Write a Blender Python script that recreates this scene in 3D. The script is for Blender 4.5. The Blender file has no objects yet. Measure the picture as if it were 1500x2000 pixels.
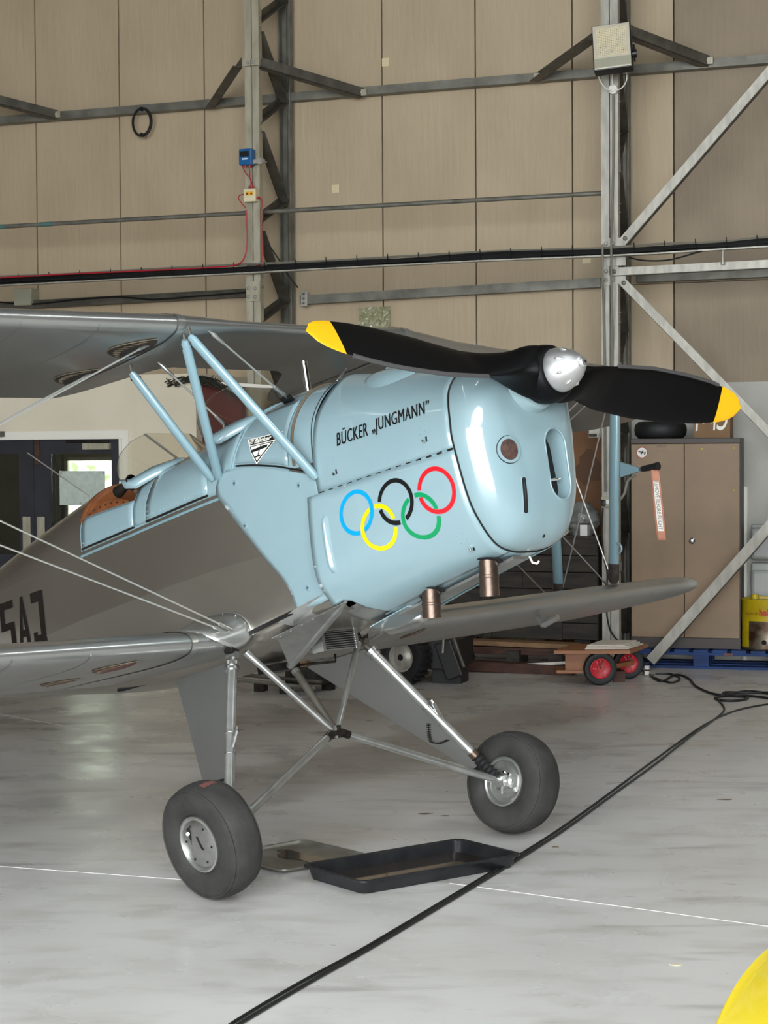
import bpy, bmesh, math, random
import numpy as np
from mathutils import Vector, Matrix

random.seed(7)
SC = bpy.context.scene
COL = SC.collection

# ------------------------------------------------------------------ camera
FPX = 3757.0                      # focal length in pixels of the 1500x2000 frame
PITCH = math.atan(115 / FPX)      # looking slightly down
ROLL = math.radians(0.35)
CAM = Vector((0.0, 0.0, 1.565))
_f = Vector((0, math.cos(PITCH), -math.sin(PITCH)))
_u0 = Vector((0, math.sin(PITCH), math.cos(PITCH)))
_r0 = Vector((1, 0, 0))
RT = math.cos(ROLL) * _r0 - math.sin(ROLL) * _u0
UP = math.cos(ROLL) * _u0 + math.sin(ROLL) * _r0
cd = bpy.data.cameras.new('camera')
cam = bpy.data.objects.new('camera', cd)
COL.objects.link(cam)
cd.sensor_fit = 'VERTICAL'
cd.sensor_height = 24.0
cd.lens = 24.0 * FPX / 2000.0
cd.clip_end = 200
mw = Matrix((RT, UP, -_f)).transposed().to_4x4()
mw.translation = CAM
cam.matrix_world = mw
SC.camera = cam

# ------------------------------------------------------------------ world, light, exposure
W = bpy.data.worlds.new('overcast_sky')
SC.world = W
W.use_nodes = True
_bg = W.node_tree.nodes['Background']
_bg.inputs['Color'].default_value = (0.90, 0.96, 1.0, 1)
_bg.inputs['Strength'].default_value = 7.6
SC.view_settings.view_transform = 'Standard'
SC.view_settings.look = 'None'
SC.view_settings.gamma = 1.0
SC.view_settings.use_curve_mapping = False
SC.view_settings.exposure = 0.92
try:
    SC.cycles.max_bounces = 8
    SC.cycles.diffuse_bounces = 5
    SC.cycles.glossy_bounces = 4
    SC.cycles.caustics_reflective = False
    SC.cycles.caustics_refractive = False
    SC.cycles.sample_clamp_indirect = 6.0
except Exception:
    pass

# hangar frame: u runs along the back wall, n away from the camera
G = math.radians(-21)
HU = Vector((math.cos(G), math.sin(G), 0))
HN = Vector((-math.sin(G), math.cos(G), 0))
def H(u, n, z=0.0):
    return HU * u + HN * n + Vector((0, 0, z))
N_WALL, N_COL = 14.3, 13.5
ROOF_Z, N_FRONT, U_L, U_R = 8.0, -4.0, -11.0, 13.0
DOOR_U0, DOOR_U1, DOOR_Z = -5.2, 5.2, 6.2
SKY_STRIPS = [(-6.2, -5.95), (-1.9, -1.65), (3.0, 4.0), (6.6, 6.85)]

def strip_end(a):
    """how far back a translucent roof strip runs"""
    return 9.0 if 2 < a < 4 else 5.0
def strip_start(a):
    return 1.5 if 2 < a < 4 else -3.0
def portal(name, c, ex, ey, sx, sy):
    """sampling portal that fills a real opening of the hangar (gives no light itself)"""
    l = bpy.data.lights.new(name, 'AREA'); l.shape = 'RECTANGLE'; l.size = sx; l.size_y = sy
    o = bpy.data.objects.new(name, l); COL.objects.link(o)
    z = ex.cross(ey).normalized()
    m = Matrix((ex, ey, z)).transposed().to_4x4(); m.translation = c
    o.matrix_world = m
    l.cycles.is_portal = True
ZV = Vector((0, 0, 1))
portal('door_portal', H((DOOR_U0 + DOOR_U1) / 2, N_FRONT, DOOR_Z / 2), HU, ZV, DOOR_U1 - DOOR_U0, DOOR_Z)
for a, b in SKY_STRIPS:
    _n0, _n1 = strip_start(a), strip_end(a); portal('skylight_portal', H((a + b) / 2, (_n0 + _n1) / 2, ROOF_Z + 0.02), HU, HN, b - a, _n1 - _n0)

# ------------------------------------------------------------------ pixel -> place helpers
def ray(px, py):
    px, py = float(px), float(py)
    return _f + (px - 750) / FPX * RT + (1000 - py) / FPX * UP
def ground(px, py, z=0.0):
    d = ray(px, py)
    return CAM + d * ((z - CAM.z) / d.z)
def onplane(px, py, p0, nrm):
    d = ray(px, py)
    return CAM + d * ((p0 - CAM).dot(nrm) / d.dot(nrm))
def un(px, py, n):
    """hangar coordinates (u, z) of the point seen at a pixel on the plane at depth n"""
    P = onplane(px, py, HN * n, HN)
    return P.dot(HU), P.z

# ------------------------------------------------------------------ materials
def lin(c):
    return tuple(((v / 255) / 12.92 if v / 255 <= 0.04045 else ((v / 255 + 0.055) / 1.055) ** 2.4) for v in c) + (1.0,)
def mat(name, col, rough=0.5, metal=0.0, col2=None, scale=8.0, stretch=(1, 1, 1), lo=0.35, hi=0.65, bump=0.0,
        bscale=60.0, coat=0.0, rough2=None, trans=0.0, emit=0.0, alpha=1.0, detail=4.0, spec=None, seed=0.0, bstretch=None):
    m = bpy.data.materials.new(name); m.use_nodes = True
    nt = m.node_tree; b = nt.nodes['Principled BSDF']
    b.inputs['Base Color'].default_value = lin(col)
    b.inputs['Roughness'].default_value = rough
    b.inputs['Metallic'].default_value = metal
    b.inputs['Coat Weight'].default_value = coat
    b.inputs['Coat Roughness'].default_value = 0.04
    if spec is not None: b.inputs['Specular IOR Level'].default_value = spec
    b.inputs['Transmission Weight'].default_value = trans
    b.inputs['Alpha'].default_value = alpha
    if emit:
        b.inputs['Emission Color'].default_value = lin(col); b.inputs['Emission Strength'].default_value = emit
    tc = nt.nodes.new('ShaderNodeTexCoord')
    def coords(st):
        mp = nt.nodes.new('ShaderNodeMapping'); mp.inputs['Scale'].default_value = st
        mp.inputs['Location'].default_value = (seed, seed * 1.7, seed * 0.6)
        nt.links.new(tc.outputs['Object'], mp.inputs['Vector']); return mp.outputs['Vector']
    if col2 is not None or rough2 is not None:
        nz = nt.nodes.new('ShaderNodeTexNoise'); nz.inputs['Scale'].default_value = scale; nz.inputs['Detail'].default_value = detail
        nt.links.new(coords(stretch), nz.inputs['Vector'])
        mr = nt.nodes.new('ShaderNodeMapRange'); mr.inputs['From Min'].default_value = lo; mr.inputs['From Max'].default_value = hi
        nt.links.new(nz.outputs['Fac'], mr.inputs['Value'])
        if col2 is not None:
            mx = nt.nodes.new('ShaderNodeMix'); mx.data_type = 'RGBA'
            mx.inputs['A'].default_value = lin(col); mx.inputs['B'].default_value = lin(col2)
            nt.links.new(mr.outputs['Result'], mx.inputs['Factor']); nt.links.new(mx.outputs['Result'], b.inputs['Base Color'])
        if rough2 is not None:
            m2 = nt.nodes.new('ShaderNodeMapRange'); m2.inputs['To Min'].default_value = rough; m2.inputs['To Max'].default_value = rough2
            nt.links.new(mr.outputs['Result'], m2.inputs['Value']); nt.links.new(m2.outputs['Result'], b.inputs['Roughness'])
    if bump:
        n2 = nt.nodes.new('ShaderNodeTexNoise'); n2.inputs['Scale'].default_value = bscale; n2.inputs['Detail'].default_value = 3
        nt.links.new(coords(bstretch or stretch), n2.inputs['Vector'])
        bp = nt.nodes.new('ShaderNodeBump'); bp.inputs['Strength'].default_value = bump; bp.inputs['Distance'].default_value = 0.02
        nt.links.new(n2.outputs['Fac'], bp.inputs['Height']); nt.links.new(bp.outputs['Normal'], b.inputs['Normal'])
    return m

M = {}
M['blue'] = mat('sky_blue_gloss_paint', (137, 161, 167), 0.34, coat=1.0, spec=0.35, col2=(133, 157, 164), scale=3, bump=0.02, bscale=5)
M['blue_tube'] = mat('sky_blue_tube_paint', (126, 155, 164), 0.3, coat=0.6)
M['dope'] = mat('silver_dope_fabric', (178, 178, 175), 0.28, 0.85, col2=(168, 168, 165), scale=2.2, bump=0.015, bscale=6, rough2=0.32)
M['dope_body'] = mat('silver_dope_fuselage', (170, 165, 155), 0.27, 0.85, col2=(162, 157, 147), scale=2.0, bump=0.04, bscale=7)
M['silver'] = mat('silver_paint_metal', (196, 196, 192), 0.3, 0.85, col2=(176, 176, 172), scale=14)
M['alu'] = mat('brushed_aluminium', (200, 200, 198), 0.28, 1.0, col2=(178, 178, 176), scale=20, rough2=0.4)
M['spin'] = mat('satin_spinner_aluminium', (222, 222, 222), 0.33, 0.9, col2=(205, 205, 205), scale=9, rough2=0.42)
M['steel_dark'] = mat('dark_oily_steel', (62, 58, 52), 0.45, 0.7, col2=(36, 33, 30), scale=20)
M['wire'] = mat('stainless_flying_wire', (205, 203, 196), 0.3, 0.8)
M['black_prop'] = mat('black_propeller_lacquer', (4, 4, 5), 0.5, spec=0.16)
M['prop_edge'] = mat('grey_leading_edge', (74, 72, 72), 0.55)
M['prop_tip'] = mat('yellow_tip_paint', (255, 187, 8), 0.4)
M['rubber'] = mat('worn_tyre_rubber', (54, 52, 49), 0.75, col2=(40, 38, 36), scale=11, bump=0.12, bscale=60)
M['rubber_b'] = mat('black_rubber', (24, 24, 24), 0.6)
M['copper'] = mat('heat_stained_exhaust', (118, 100, 88), 0.36, 0.85, col2=(84, 72, 64), scale=9, bump=0.05)
M['black'] = mat('black_plastic', (16, 17, 18), 0.4)
M['void'] = mat('dark_interior', (14, 12, 11), 0.9)
M['leather'] = mat('tan_leather', (132, 78, 42), 0.5, col2=(110, 62, 32), scale=14, bump=0.1)
M['strap'] = mat('brown_strap', (96, 84, 66), 0.6)
M['mesh_brown'] = mat('brown_intake_gauze', (84, 58, 50), 0.7, col2=(58, 40, 36), scale=60)
M['lace'] = mat('dark_lacing_cloth', (62, 52, 44), 0.8, col2=(34, 29, 26), scale=40)
M['lace_red'] = mat('red_brown_primer', (120, 74, 68), 0.6, col2=(96, 56, 52), scale=18)
M['ink'] = mat('black_letter_paint', (18, 17, 17), 0.4)
M['ink_brown'] = mat('dark_brown_letter_paint', (30, 24, 21), 0.75, spec=0.2)
M['white_paint'] = mat('white_paint', (236, 232, 220), 0.45)
M['r_blue'] = mat('ring_blue', (0, 146, 222), 0.35)
M['r_black'] = mat('ring_black', (14, 14, 15), 0.35)
M['r_red'] = mat('ring_red', (214, 22, 34), 0.35)
M['r_yellow'] = mat('ring_yellow', (255, 205, 0), 0.35)
M['r_green'] = mat('ring_green', (0, 138, 82), 0.35)
M['glass'] = mat('clear_acrylic', (248, 246, 236), 0.03, trans=1.0)
M['floor'] = None
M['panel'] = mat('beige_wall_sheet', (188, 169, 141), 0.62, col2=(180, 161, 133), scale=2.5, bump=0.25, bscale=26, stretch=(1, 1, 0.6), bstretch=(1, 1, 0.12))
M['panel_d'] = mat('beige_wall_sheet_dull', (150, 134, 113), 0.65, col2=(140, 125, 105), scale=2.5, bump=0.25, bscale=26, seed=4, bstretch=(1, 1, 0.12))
M['galv'] = mat('weathered_galvanised_steel', (132, 130, 120), 0.5, 0.35, col2=(104, 101, 92), scale=7, bump=0.08)
M['galv_l'] = mat('pale_galvanised_steel', (184, 178, 158), 0.5, 0.25, col2=(160, 152, 132), scale=9, stretch=(2, 2, 0.5))
M['galv_d'] = mat('dark_galvanised_steel', (98, 94, 84), 0.55, 0.3, col2=(76, 72, 64), scale=8)
M['galv_b'] = mat('bright_galvanised_steel', (178, 174, 163), 0.45, 0.35, col2=(156, 152, 142), scale=12, stretch=(2, 2, 0.6))
M['cable'] = mat('black_cable', (18, 18, 18), 0.5)
M['cable_grey'] = mat('grey_conduit', (120, 116, 104), 0.5)
M['red_cable'] = mat('red_cable', (176, 28, 44), 0.5)
M['white_cable'] = mat('white_cable', (226, 222, 208), 0.5)
M['box_blue'] = mat('blue_meter_case', (16, 92, 150), 0.4)
M['box_cream'] = mat('cream_plastic', (224, 212, 176), 0.5)
M['box_grey'] = mat('grey_plastic', (168, 166, 146), 0.5)
M['label_w'] = mat('white_label', (235, 232, 225), 0.6)
M['label_y'] = mat('warning_yellow', (236, 172, 40), 0.6)
M['paper'] = mat('cream_paper', (222, 208, 170), 0.8)
M['wall_white'] = mat('cream_white_wall', (226, 216, 194), 0.7, col2=(216, 205, 182), scale=1.6, bump=0.06)
M['wall_low'] = mat('grey_white_wall', (196, 194, 186), 0.7, col2=(176, 173, 164), scale=1.8, bump=0.06)
M['door'] = mat('dark_grey_door_paint', (52, 52, 58), 0.45, col2=(44, 44, 48), scale=5)
M['maroon'] = mat('maroon_board', (92, 32, 24), 0.6, col2=(78, 26, 20), scale=5)
M['net'] = mat('dark_net_cord', (48, 46, 38), 0.8)
M['cab'] = mat('brown_cabinet_enamel', (142, 116, 88), 0.5, col2=(130, 106, 80), scale=3, bump=0.03)
M['cab_d'] = mat('dark_cabinet_trim', (62, 52, 46), 0.5)
M['carton'] = mat('brown_cardboard', (134, 104, 74), 0.8, col2=(122, 94, 66), scale=5)
M['chrome'] = mat('polished_chrome', (220, 220, 216), 0.15, 1.0)
M['pallet'] = mat('blue_pallet_paint', (24, 62, 122), 0.7, col2=(16, 42, 86), scale=9, stretch=(0.4, 1, 1), bump=0.15, bscale=30)
M['drum_y'] = mat('scuffed_yellow_tin', (196, 172, 14), 0.45, col2=(176, 150, 10), scale=7)
M['drum_s'] = mat('bare_rusted_tin', (120, 108, 92), 0.4, 0.6, col2=(70, 44, 28), scale=9, lo=0.42, hi=0.58)
M['poly'] = mat('translucent_poly', (176, 178, 172), 0.35, trans=0.25)
M['wood_o'] = mat('orange_brown_plywood', (166, 110, 68), 0.5, col2=(146, 92, 54), scale=5, stretch=(0.5, 4, 4))
M['wood_d'] = mat('dark_weathered_wood', (62, 55, 47), 0.75, col2=(40, 35, 30), scale=6, stretch=(0.6, 4, 4), bump=0.2)
M['wood_r'] = mat('red_brown_timber', (84, 52, 38), 0.7, col2=(60, 36, 27), scale=6, stretch=(0.4, 4, 4), bump=0.1)
M['wood_l'] = mat('pale_timber', (148, 116, 82), 0.7, col2=(120, 90, 60), scale=6, stretch=(0.4, 4, 4))
M['hard'] = mat('brown_hardboard', (122, 84, 50), 0.7, col2=(100, 66, 38), scale=3)
M['red_hub'] = mat('red_plastic_hub', (196, 44, 54), 0.4)
M['towel'] = mat('off_white_cloth', (226, 218, 204), 0.85, bump=0.2)
M['bag'] = mat('clear_plastic_bag', (176, 178, 176), 0.2, trans=0.5, bump=0.9, bscale=14, col2=(140, 140, 134), scale=12)
M['bag_y'] = mat('yellowish_plastic_bag', (206, 204, 170), 0.2, trans=0.3, bump=0.9, bscale=20, col2=(170, 166, 126), scale=18)
M['streamer'] = mat('faded_pink_streamer', (198, 138, 112), 0.8, col2=(182, 122, 98), scale=14)
M['yellow'] = mat('bright_yellow_paint', (255, 226, 20), 0.3, coat=0.4)
M['lamp_face'] = mat('lamp_reflector', (216, 208, 190), 0.35, 0.2)
M['lamp_led'] = mat('lamp_grid', (232, 218, 186), 0.4)
M['oil'] = mat('brown_used_oil', (40, 30, 20), 0.06, coat=0.5)
M['tray_black'] = mat('black_tray_plastic', (22, 23, 26), 0.35, col2=(34, 34, 36), scale=14, bump=0.05)
M['tray_alu'] = mat('dull_aluminium_tray', (176, 174, 166), 0.4, 0.75, col2=(140, 136, 124), scale=6)
M['orange'] = mat('orange_board', (176, 106, 52), 0.6)
M['tractor'] = mat('black_tractor_paint', (26, 24, 23), 0.5)
M['hedge'] = mat('green_foliage', (96, 130, 62), 0.8, col2=(60, 92, 36), scale=6)
M['wall_dark'] = mat('dark_brown_side_wall', (92, 80, 66), 0.7)
M['joint'] = mat('pale_joint_filler', (222, 220, 214), 0.5)
M['roof'] = mat('roof_sheet', (96, 92, 84), 0.7)
M['glass_door'] = mat('wired_door_glass', (238, 244, 240), 0.04, trans=1.0)

# floor: pale painted concrete with scuffs, tyre marks and dirt
def floor_material():
    m = bpy.data.materials.new('painted_concrete_floor'); m.use_nodes = True
    nt = m.node_tree; b = nt.nodes['Principled BSDF']; N = nt.nodes.new; L = nt.links.new
    tc = N('ShaderNodeTexCoord')
    def noise(scale, det, st=(1, 1, 1), rz=0.0, dist=0.0, loc=(0, 0, 0)):
        mp = N('ShaderNodeMapping'); mp.inputs['Scale'].default_value = st; mp.inputs['Rotation'].default_value = (0, 0, rz)
        mp.inputs['Location'].default_value = loc
        L(tc.outputs['Object'], mp.inputs['Vector'])
        n = N('ShaderNodeTexNoise'); n.inputs['Scale'].default_value = scale; n.inputs['Detail'].default_value = det
        n.inputs['Distortion'].default_value = dist
        L(mp.outputs['Vector'], n.inputs['Vector']); return n.outputs['Fac']
    def rng(v, a, bb):
        r = N('ShaderNodeMapRange'); r.inputs['From Min'].default_value = a; r.inputs['From Max'].default_value = bb
        L(v, r.inputs['Value']); return r.outputs['Result']
    def mix(f, A, B):
        x = N('ShaderNodeMix'); x.data_type = 'RGBA'
        if isinstance(A, tuple): x.inputs['A'].default_value = A
        else: L(A, x.inputs['A'])
        x.inputs['B'].default_value = B; L(f, x.inputs['Factor']); return x.outputs['Result']
    c = mix(rng(noise(0.5, 5, (1, 1.6, 1)), 0.35, 0.7), lin((218, 215, 211)), lin((204, 200, 194)))
    c = mix(rng(noise(3.5, 6, (1, 2.0, 1), 0.3), 0.5, 0.85), c, lin((184, 178, 169)))
    c = mix(rng(noise(2.0, 8, (0.5, 2.6, 1), 0.15, 0.4), 0.60, 0.86), c, lin((112, 102, 90)))
    c = mix(rng(noise(6.0, 6, (0.8, 4.0, 1), 0.5, 0.5, (3, 8, 0)), 0.70, 0.82), c, lin((92, 84, 74)))
    c = mix(rng(noise(70, 3), 0.72, 0.8), c, lin((122, 112, 100)))
    L(c, b.inputs['Base Color'])
    r = N('ShaderNodeMapRange'); r.inputs['To Min'].default_value = 0.22; r.inputs['To Max'].default_value = 0.42
    L(rng(noise(2.5, 5), 0.35, 0.65), r.inputs['Value']); L(r.outputs['Result'], b.inputs['Roughness'])
    bp = N('ShaderNodeBump'); bp.inputs['Strength'].default_value = 0.08; bp.inputs['Distance'].default_value = 0.01
    L(noise(9, 4), bp.inputs['Height']); L(bp.outputs['Normal'], b.inputs['Normal'])
    return m
M['floor'] = floor_material()

# ------------------------------------------------------------------ mesh helpers
class MB:
    def __init__(s): s.v = []; s.f = []
    def add(s, vs, fs):
        k = len(s.v); s.v += [tuple(v) for v in vs]; s.f += [tuple(i + k for i in f) for f in fs]; return s
    def box(s, c, d, R=None, taper=1.0):
        c = Vector(c); h = Vector(d) / 2; vs = []
        for z in (-1, 1):
            t = 1.0 if z < 0 else taper
            for x, y in ((-1, -1), (1, -1), (1, 1), (-1, 1)):
                p = Vector((x * h.x * t, y * h.y * t, z * h.z))
                vs.append(c + (R @ p if R else p))
        return s.add(vs, [(3, 2, 1, 0), (4, 5, 6, 7), (0, 1, 5, 4), (1, 2, 6, 5), (2, 3, 7, 6), (3, 0, 4, 7)])
    def bar(s, a, b, w, h, up=(0, 0, 1)):
        """rectangular bar from a to b; w across, h along 'up'"""
        a, b = Vector(a), Vector(b); d = (b - a); x = d.normalized(); up = Vector(up)
        y = up.cross(x)
        if y.length < 1e-5: y = Vector((1, 0, 0)).cross(x)
        y.normalize(); z = x.cross(y)
        return s.box((a + b) / 2, (d.length, w, h), Matrix((x, y, z)).transposed())
    def angle(s, a, b, w, t, up=(0, 0, 1)):
        """L-section bar"""
        a, b = Vector(a), Vector(b); x = (b - a).normalized(); up = Vector(up); y = up.cross(x).normalized(); z = x.cross(y)
        s.bar(a, b, t, w, up); o = y * (w / 2 - t / 2) - z * (w / 2 - t / 2)
        return s.bar(a + o, b + o, w, t, up)
    def tube(s, pts, r, n=10, caps=True, flat=None, up=None):
        pts = [Vector(p) for p in pts]; m = len(pts)
        rs = r if isinstance(r, (list, tuple)) else [r] * m
        vs = []; prev = None
        for i, p in enumerate(pts):
            d = (pts[min(i + 1, m - 1)] - pts[max(i - 1, 0)]).normalized()
            if prev is None:
                a = Vector(up) if up else (Vector((0, 0, 1)) if abs(d.z) < 0.9 else Vector((1, 0, 0)))
            else: a = prev
            y = a - d * a.dot(d)
            if y.length < 1e-6: y = Vector((1, 0, 0)) - d * d.x
            y.normalize(); x = d.cross(y); prev = y
            k = flat or 1.0
            for j in range(n):
                t = 2 * math.pi * j / n
                vs.append(p + rs[i] * (math.cos(t) * x * k + math.sin(t) * y))
        fs = [(i * n + j, i * n + (j + 1) % n, (i + 1) * n + (j + 1) % n, (i + 1) * n + j) for i in range(m - 1) for j in range(n)]
        if caps: fs += [tuple(range(n))[::-1], tuple((m - 1) * n + j for j in range(n))]
        return s.add(vs, fs)
    def lathe(s, prof, o, ax, n=32, close=False):
        """prof: (along axis, radius)"""
        o, ax = Vector(o), Vector(ax).normalized()
        a = Vector((0, 0, 1)) if abs(ax.z) < 0.9 else Vector((1, 0, 0))
        x = (a - ax * a.dot(ax)).normalized(); y = ax.cross(x)
        vs = [o + ax * h + r * (math.cos(2 * math.pi * j / n) * x + math.sin(2 * math.pi * j / n) * y) for h, r in prof for j in range(n)]
        m = len(prof)
        fs = [(i * n + j, i * n + (j + 1) % n, (i + 1) * n + (j + 1) % n, (i + 1) * n + j) for i in range(m - 1) for j in range(n)]
        if close: fs += [((m - 1) * n + j, (m - 1) * n + (j + 1) % n, (j + 1) % n, j) for j in range(n)]
        else: fs += [tuple(range(n))[::-1], tuple((m - 1) * n + j for j in range(n))]
        return s.add(vs, fs)
    def grid(s, rows, closed=False):
        m, n = len(rows), len(rows[0]); vs = [p for r in rows for p in r]
        q = n if closed else n - 1
        return s.add(vs, [(i * n + j, i * n + (j + 1) % n, (i + 1) * n + (j + 1) % n, (i + 1) * n + j) for i in range(m - 1) for j in range(q)])
    def plate(s, poly, off):
        """polygon (3D points) thickened by the vector off"""
        off = Vector(off); n = len(poly); vs = [Vector(p) for p in poly]; vs += [p + off for p in vs]
        return s.add(vs, [tuple(range(n))[::-1], tuple(range(n, 2 * n))] + [(i, (i + 1) % n, n + (i + 1) % n, n + i) for i in range(n)])
    def build(s, name, m, parent=None, smooth=40, bevel=0.0, bseg=2, solid=0.0, subsurf=0):
        me = bpy.data.meshes.new(name); me.from_pydata(s.v, [], s.f); me.validate()
        bm = bmesh.new(); bm.from_mesh(me)
        if not solid: bmesh.ops.recalc_face_normals(bm, faces=bm.faces)
        bm.to_mesh(me); bm.free()
        o = bpy.data.objects.new(name, me); COL.objects.link(o)
        if parent is not None: o.parent = parent
        me.materials.append(m)
        if smooth:
            me.polygons.foreach_set('use_smooth', [True] * len(me.polygons))
            me.set_sharp_from_angle(angle=math.radians(smooth))
        if solid:
            md = o.modifiers.new('thickness', 'SOLIDIFY'); md.thickness = solid; md.offset = 0
        if bevel:
            md = o.modifiers.new('edge', 'BEVEL'); md.width = bevel; md.segments = bseg; md.limit_method = 'ANGLE'; md.angle_limit = math.radians(40)
        if subsurf:
            md = o.modifiers.new('sub', 'SUBSURF'); md.levels = subsurf; md.render_levels = subsurf
        return o

def tag(o, label=None, cat=None, group=None, kind=None):
    if label: o['label'] = label
    if cat: o['category'] = cat
    if group: o['group'] = group
    if kind: o['kind'] = kind
    return o
def thing(name, label, cat, loc=(0, 0, 0), rz=0.0, group=None, M4=None):
    o = bpy.data.objects.new(name, None); COL.objects.link(o); o.empty_display_size = 0.1
    if M4 is not None: o.matrix_world = M4
    else: o.location = loc; o.rotation_euler = (0, 0, rz)
    return tag(o, label, cat, group)
def hthing(name, label, cat, u, n, z=0.0, group=None, rz=0.0):
    """a thing standing in the hangar frame: local x along the wall, y away from the camera"""
    return thing(name, label, cat, H(u, n, z), G + rz, group)
def copy_tree(o, parent=None):
    c = o.copy(); COL.objects.link(c)
    if parent is not None: c.parent = parent
    for ch in list(o.children): copy_tree(ch, c)
    return c
def text_mesh(body, size, sx=1.0, off=0.0, extrude=0.0, spacing=1.0):
    cu = bpy.data.curves.new('lettering', 'FONT'); cu.body = body; cu.size = size; cu.offset = off; cu.extrude = extrude
    cu.space_character = spacing; cu.resolution_u = 4
    t = bpy.data.objects.new('lettering', cu); COL.objects.link(t)
    me = bpy.data.meshes.new_from_object(t)
    bpy.data.objects.remove(t); bpy.data.curves.remove(cu)
    vs = [(v.co.x * sx, v.co.y, v.co.z) for v in me.vertices]; fs = [tuple(p.vertices) for p in me.polygons]
    bpy.data.meshes.remove(me)
    return vs, fs
def text_on(name, body, size, m, parent, fn, sx=1.0, off=0.0, spacing=1.0, fit=None, bold=0.0):
    """lettering laid on a surface: fn(x, y) -> point"""
    vs, fs = text_mesh(body, size, sx, off, 0, spacing)
    if fit:
        x0 = min(v[0] for v in vs); x1 = max(v[0] for v in vs); y0 = min(v[1] for v in vs); y1 = max(v[1] for v in vs)
        vs = [((v[0] - x0) / (x1 - x0) * fit[0], (v[1] - y0) / (y1 - y0) * fit[1], 0) for v in vs]
    b = MB()
    for dx in ((0.0,) if not bold else (-bold, 0.0, bold)): b.add([fn(v[0] + dx, v[1]) for v in vs], fs)
    return b.build(name, m, parent, smooth=0)
def arc(p, c0, ex, ey, r, a0, a1, n):
    return [Vector(c0) + r * (math.cos(a0 + (a1 - a0) * i / n) * Vector(ex) + math.sin(a0 + (a1 - a0) * i / n) * Vector(ey)) for i in range(n + 1)]
def curve_pts(pts, n=12):
    """smooth Catmull-Rom polyline through points"""
    P = [Vector(p) for p in pts]; out = []
    for i in range(len(P) - 1):
        p0, p1, p2, p3 = P[max(i - 1, 0)], P[i], P[i + 1], P[min(i + 2, len(P) - 1)]
        for k in range(n):
            t = k / n
            out.append(0.5 * ((2 * p1) + (p2 - p0) * t + (2 * p0 - 5 * p1 + 4 * p2 - p3) * t * t + (3 * p1 - p0 - 3 * p2 + p3) * t ** 3))
    return out + [P[-1]]
def sub(name, m, parent, fn, **kw):
    b = MB(); fn(b); return b.build(name, m, parent, **kw)
# ================================================================== THE HANGAR
RZ = Matrix.Rotation(G, 3, 'Z')
def hb(b, u0, u1, n0, n1, z0, z1):
    """axis-aligned box in the hangar frame"""
    return b.box(H((u0 + u1) / 2, (n0 + n1) / 2, (z0 + z1) / 2), (u1 - u0, n1 - n0, z1 - z0), RZ)
def hp(px, py, n):
    u, z = un(px, py, n); return H(u, n, z)
ST = 'structure'

fl = tag(sub('floor', M['floor'], None, lambda b: hb(b, -16, 18, -18, 15, -0.2, 0), smooth=0), kind=ST)
# pale slab joints of the floor
def joint(a, c, w=0.0045):
    A, B = ground(*a), ground(*c); d = (B - A).normalized(); A = A - d * 0.3; B = B + d * 0.3
    return sub('floor_joint', M['joint'], fl, lambda b: b.bar(A + Vector((0, 0, 0.0005)), B + Vector((0, 0, 0.0005)), w, 0.0012), smooth=0)
joint((0, 1692), (330, 1716)); joint((1020, 1744), (1500, 1809)); joint((0, 1395), (250, 1440), 0.004)

# roof with translucent strips left open to the sky
strips = sorted(SKY_STRIPS)
def roof(b):
    xs = [U_L] + [v for s in strips for v in s] + [U_R]
    for i in range(0, len(xs), 2): hb(b, xs[i], xs[i + 1], N_FRONT, N_WALL + 0.2, ROOF_Z, ROOF_Z + 0.12)
    for a, c in strips:
        hb(b, a, c, N_FRONT, strip_start(a), ROOF_Z, ROOF_Z + 0.12); hb(b, a, c, strip_end(a), N_WALL + 0.2, ROOF_Z, ROOF_Z + 0.12)
tag(sub('ceiling', M['roof'], None, roof, smooth=0), kind=ST)
def purlins(b):
    for n in (-2.5, 1, 4.5, 8, 11.5): hb(b, U_L, U_R, n - 0.05, n + 0.05, ROOF_Z - 0.22, ROOF_Z - 0.001)
tag(sub('trim_1', M['galv'], None, purlins, smooth=0), kind=ST)
tag(sub('wall_left', M['wall_dark'], None, lambda b: hb(b, U_L - 0.2, U_L, N_FRONT, N_WALL + 0.2, 0, ROOF_Z), smooth=0), kind=ST)
tag(sub('wall_right', M['wall_dark'], None, lambda b: hb(b, U_R, U_R + 0.2, N_FRONT, N_WALL + 0.2, 0, ROOF_Z), smooth=0), kind=ST)
def front(b):
    hb(b, U_L, DOOR_U0, N_FRONT - 0.2, N_FRONT, 0, ROOF_Z); hb(b, DOOR_U1, U_R, N_FRONT - 0.2, N_FRONT, 0, ROOF_Z)
    hb(b, DOOR_U0, DOOR_U1, N_FRONT - 0.2, N_FRONT, DOOR_Z, ROOF_Z)
tag(sub('wall_front', M['panel_d'], None, front, smooth=0), kind=ST)

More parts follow.
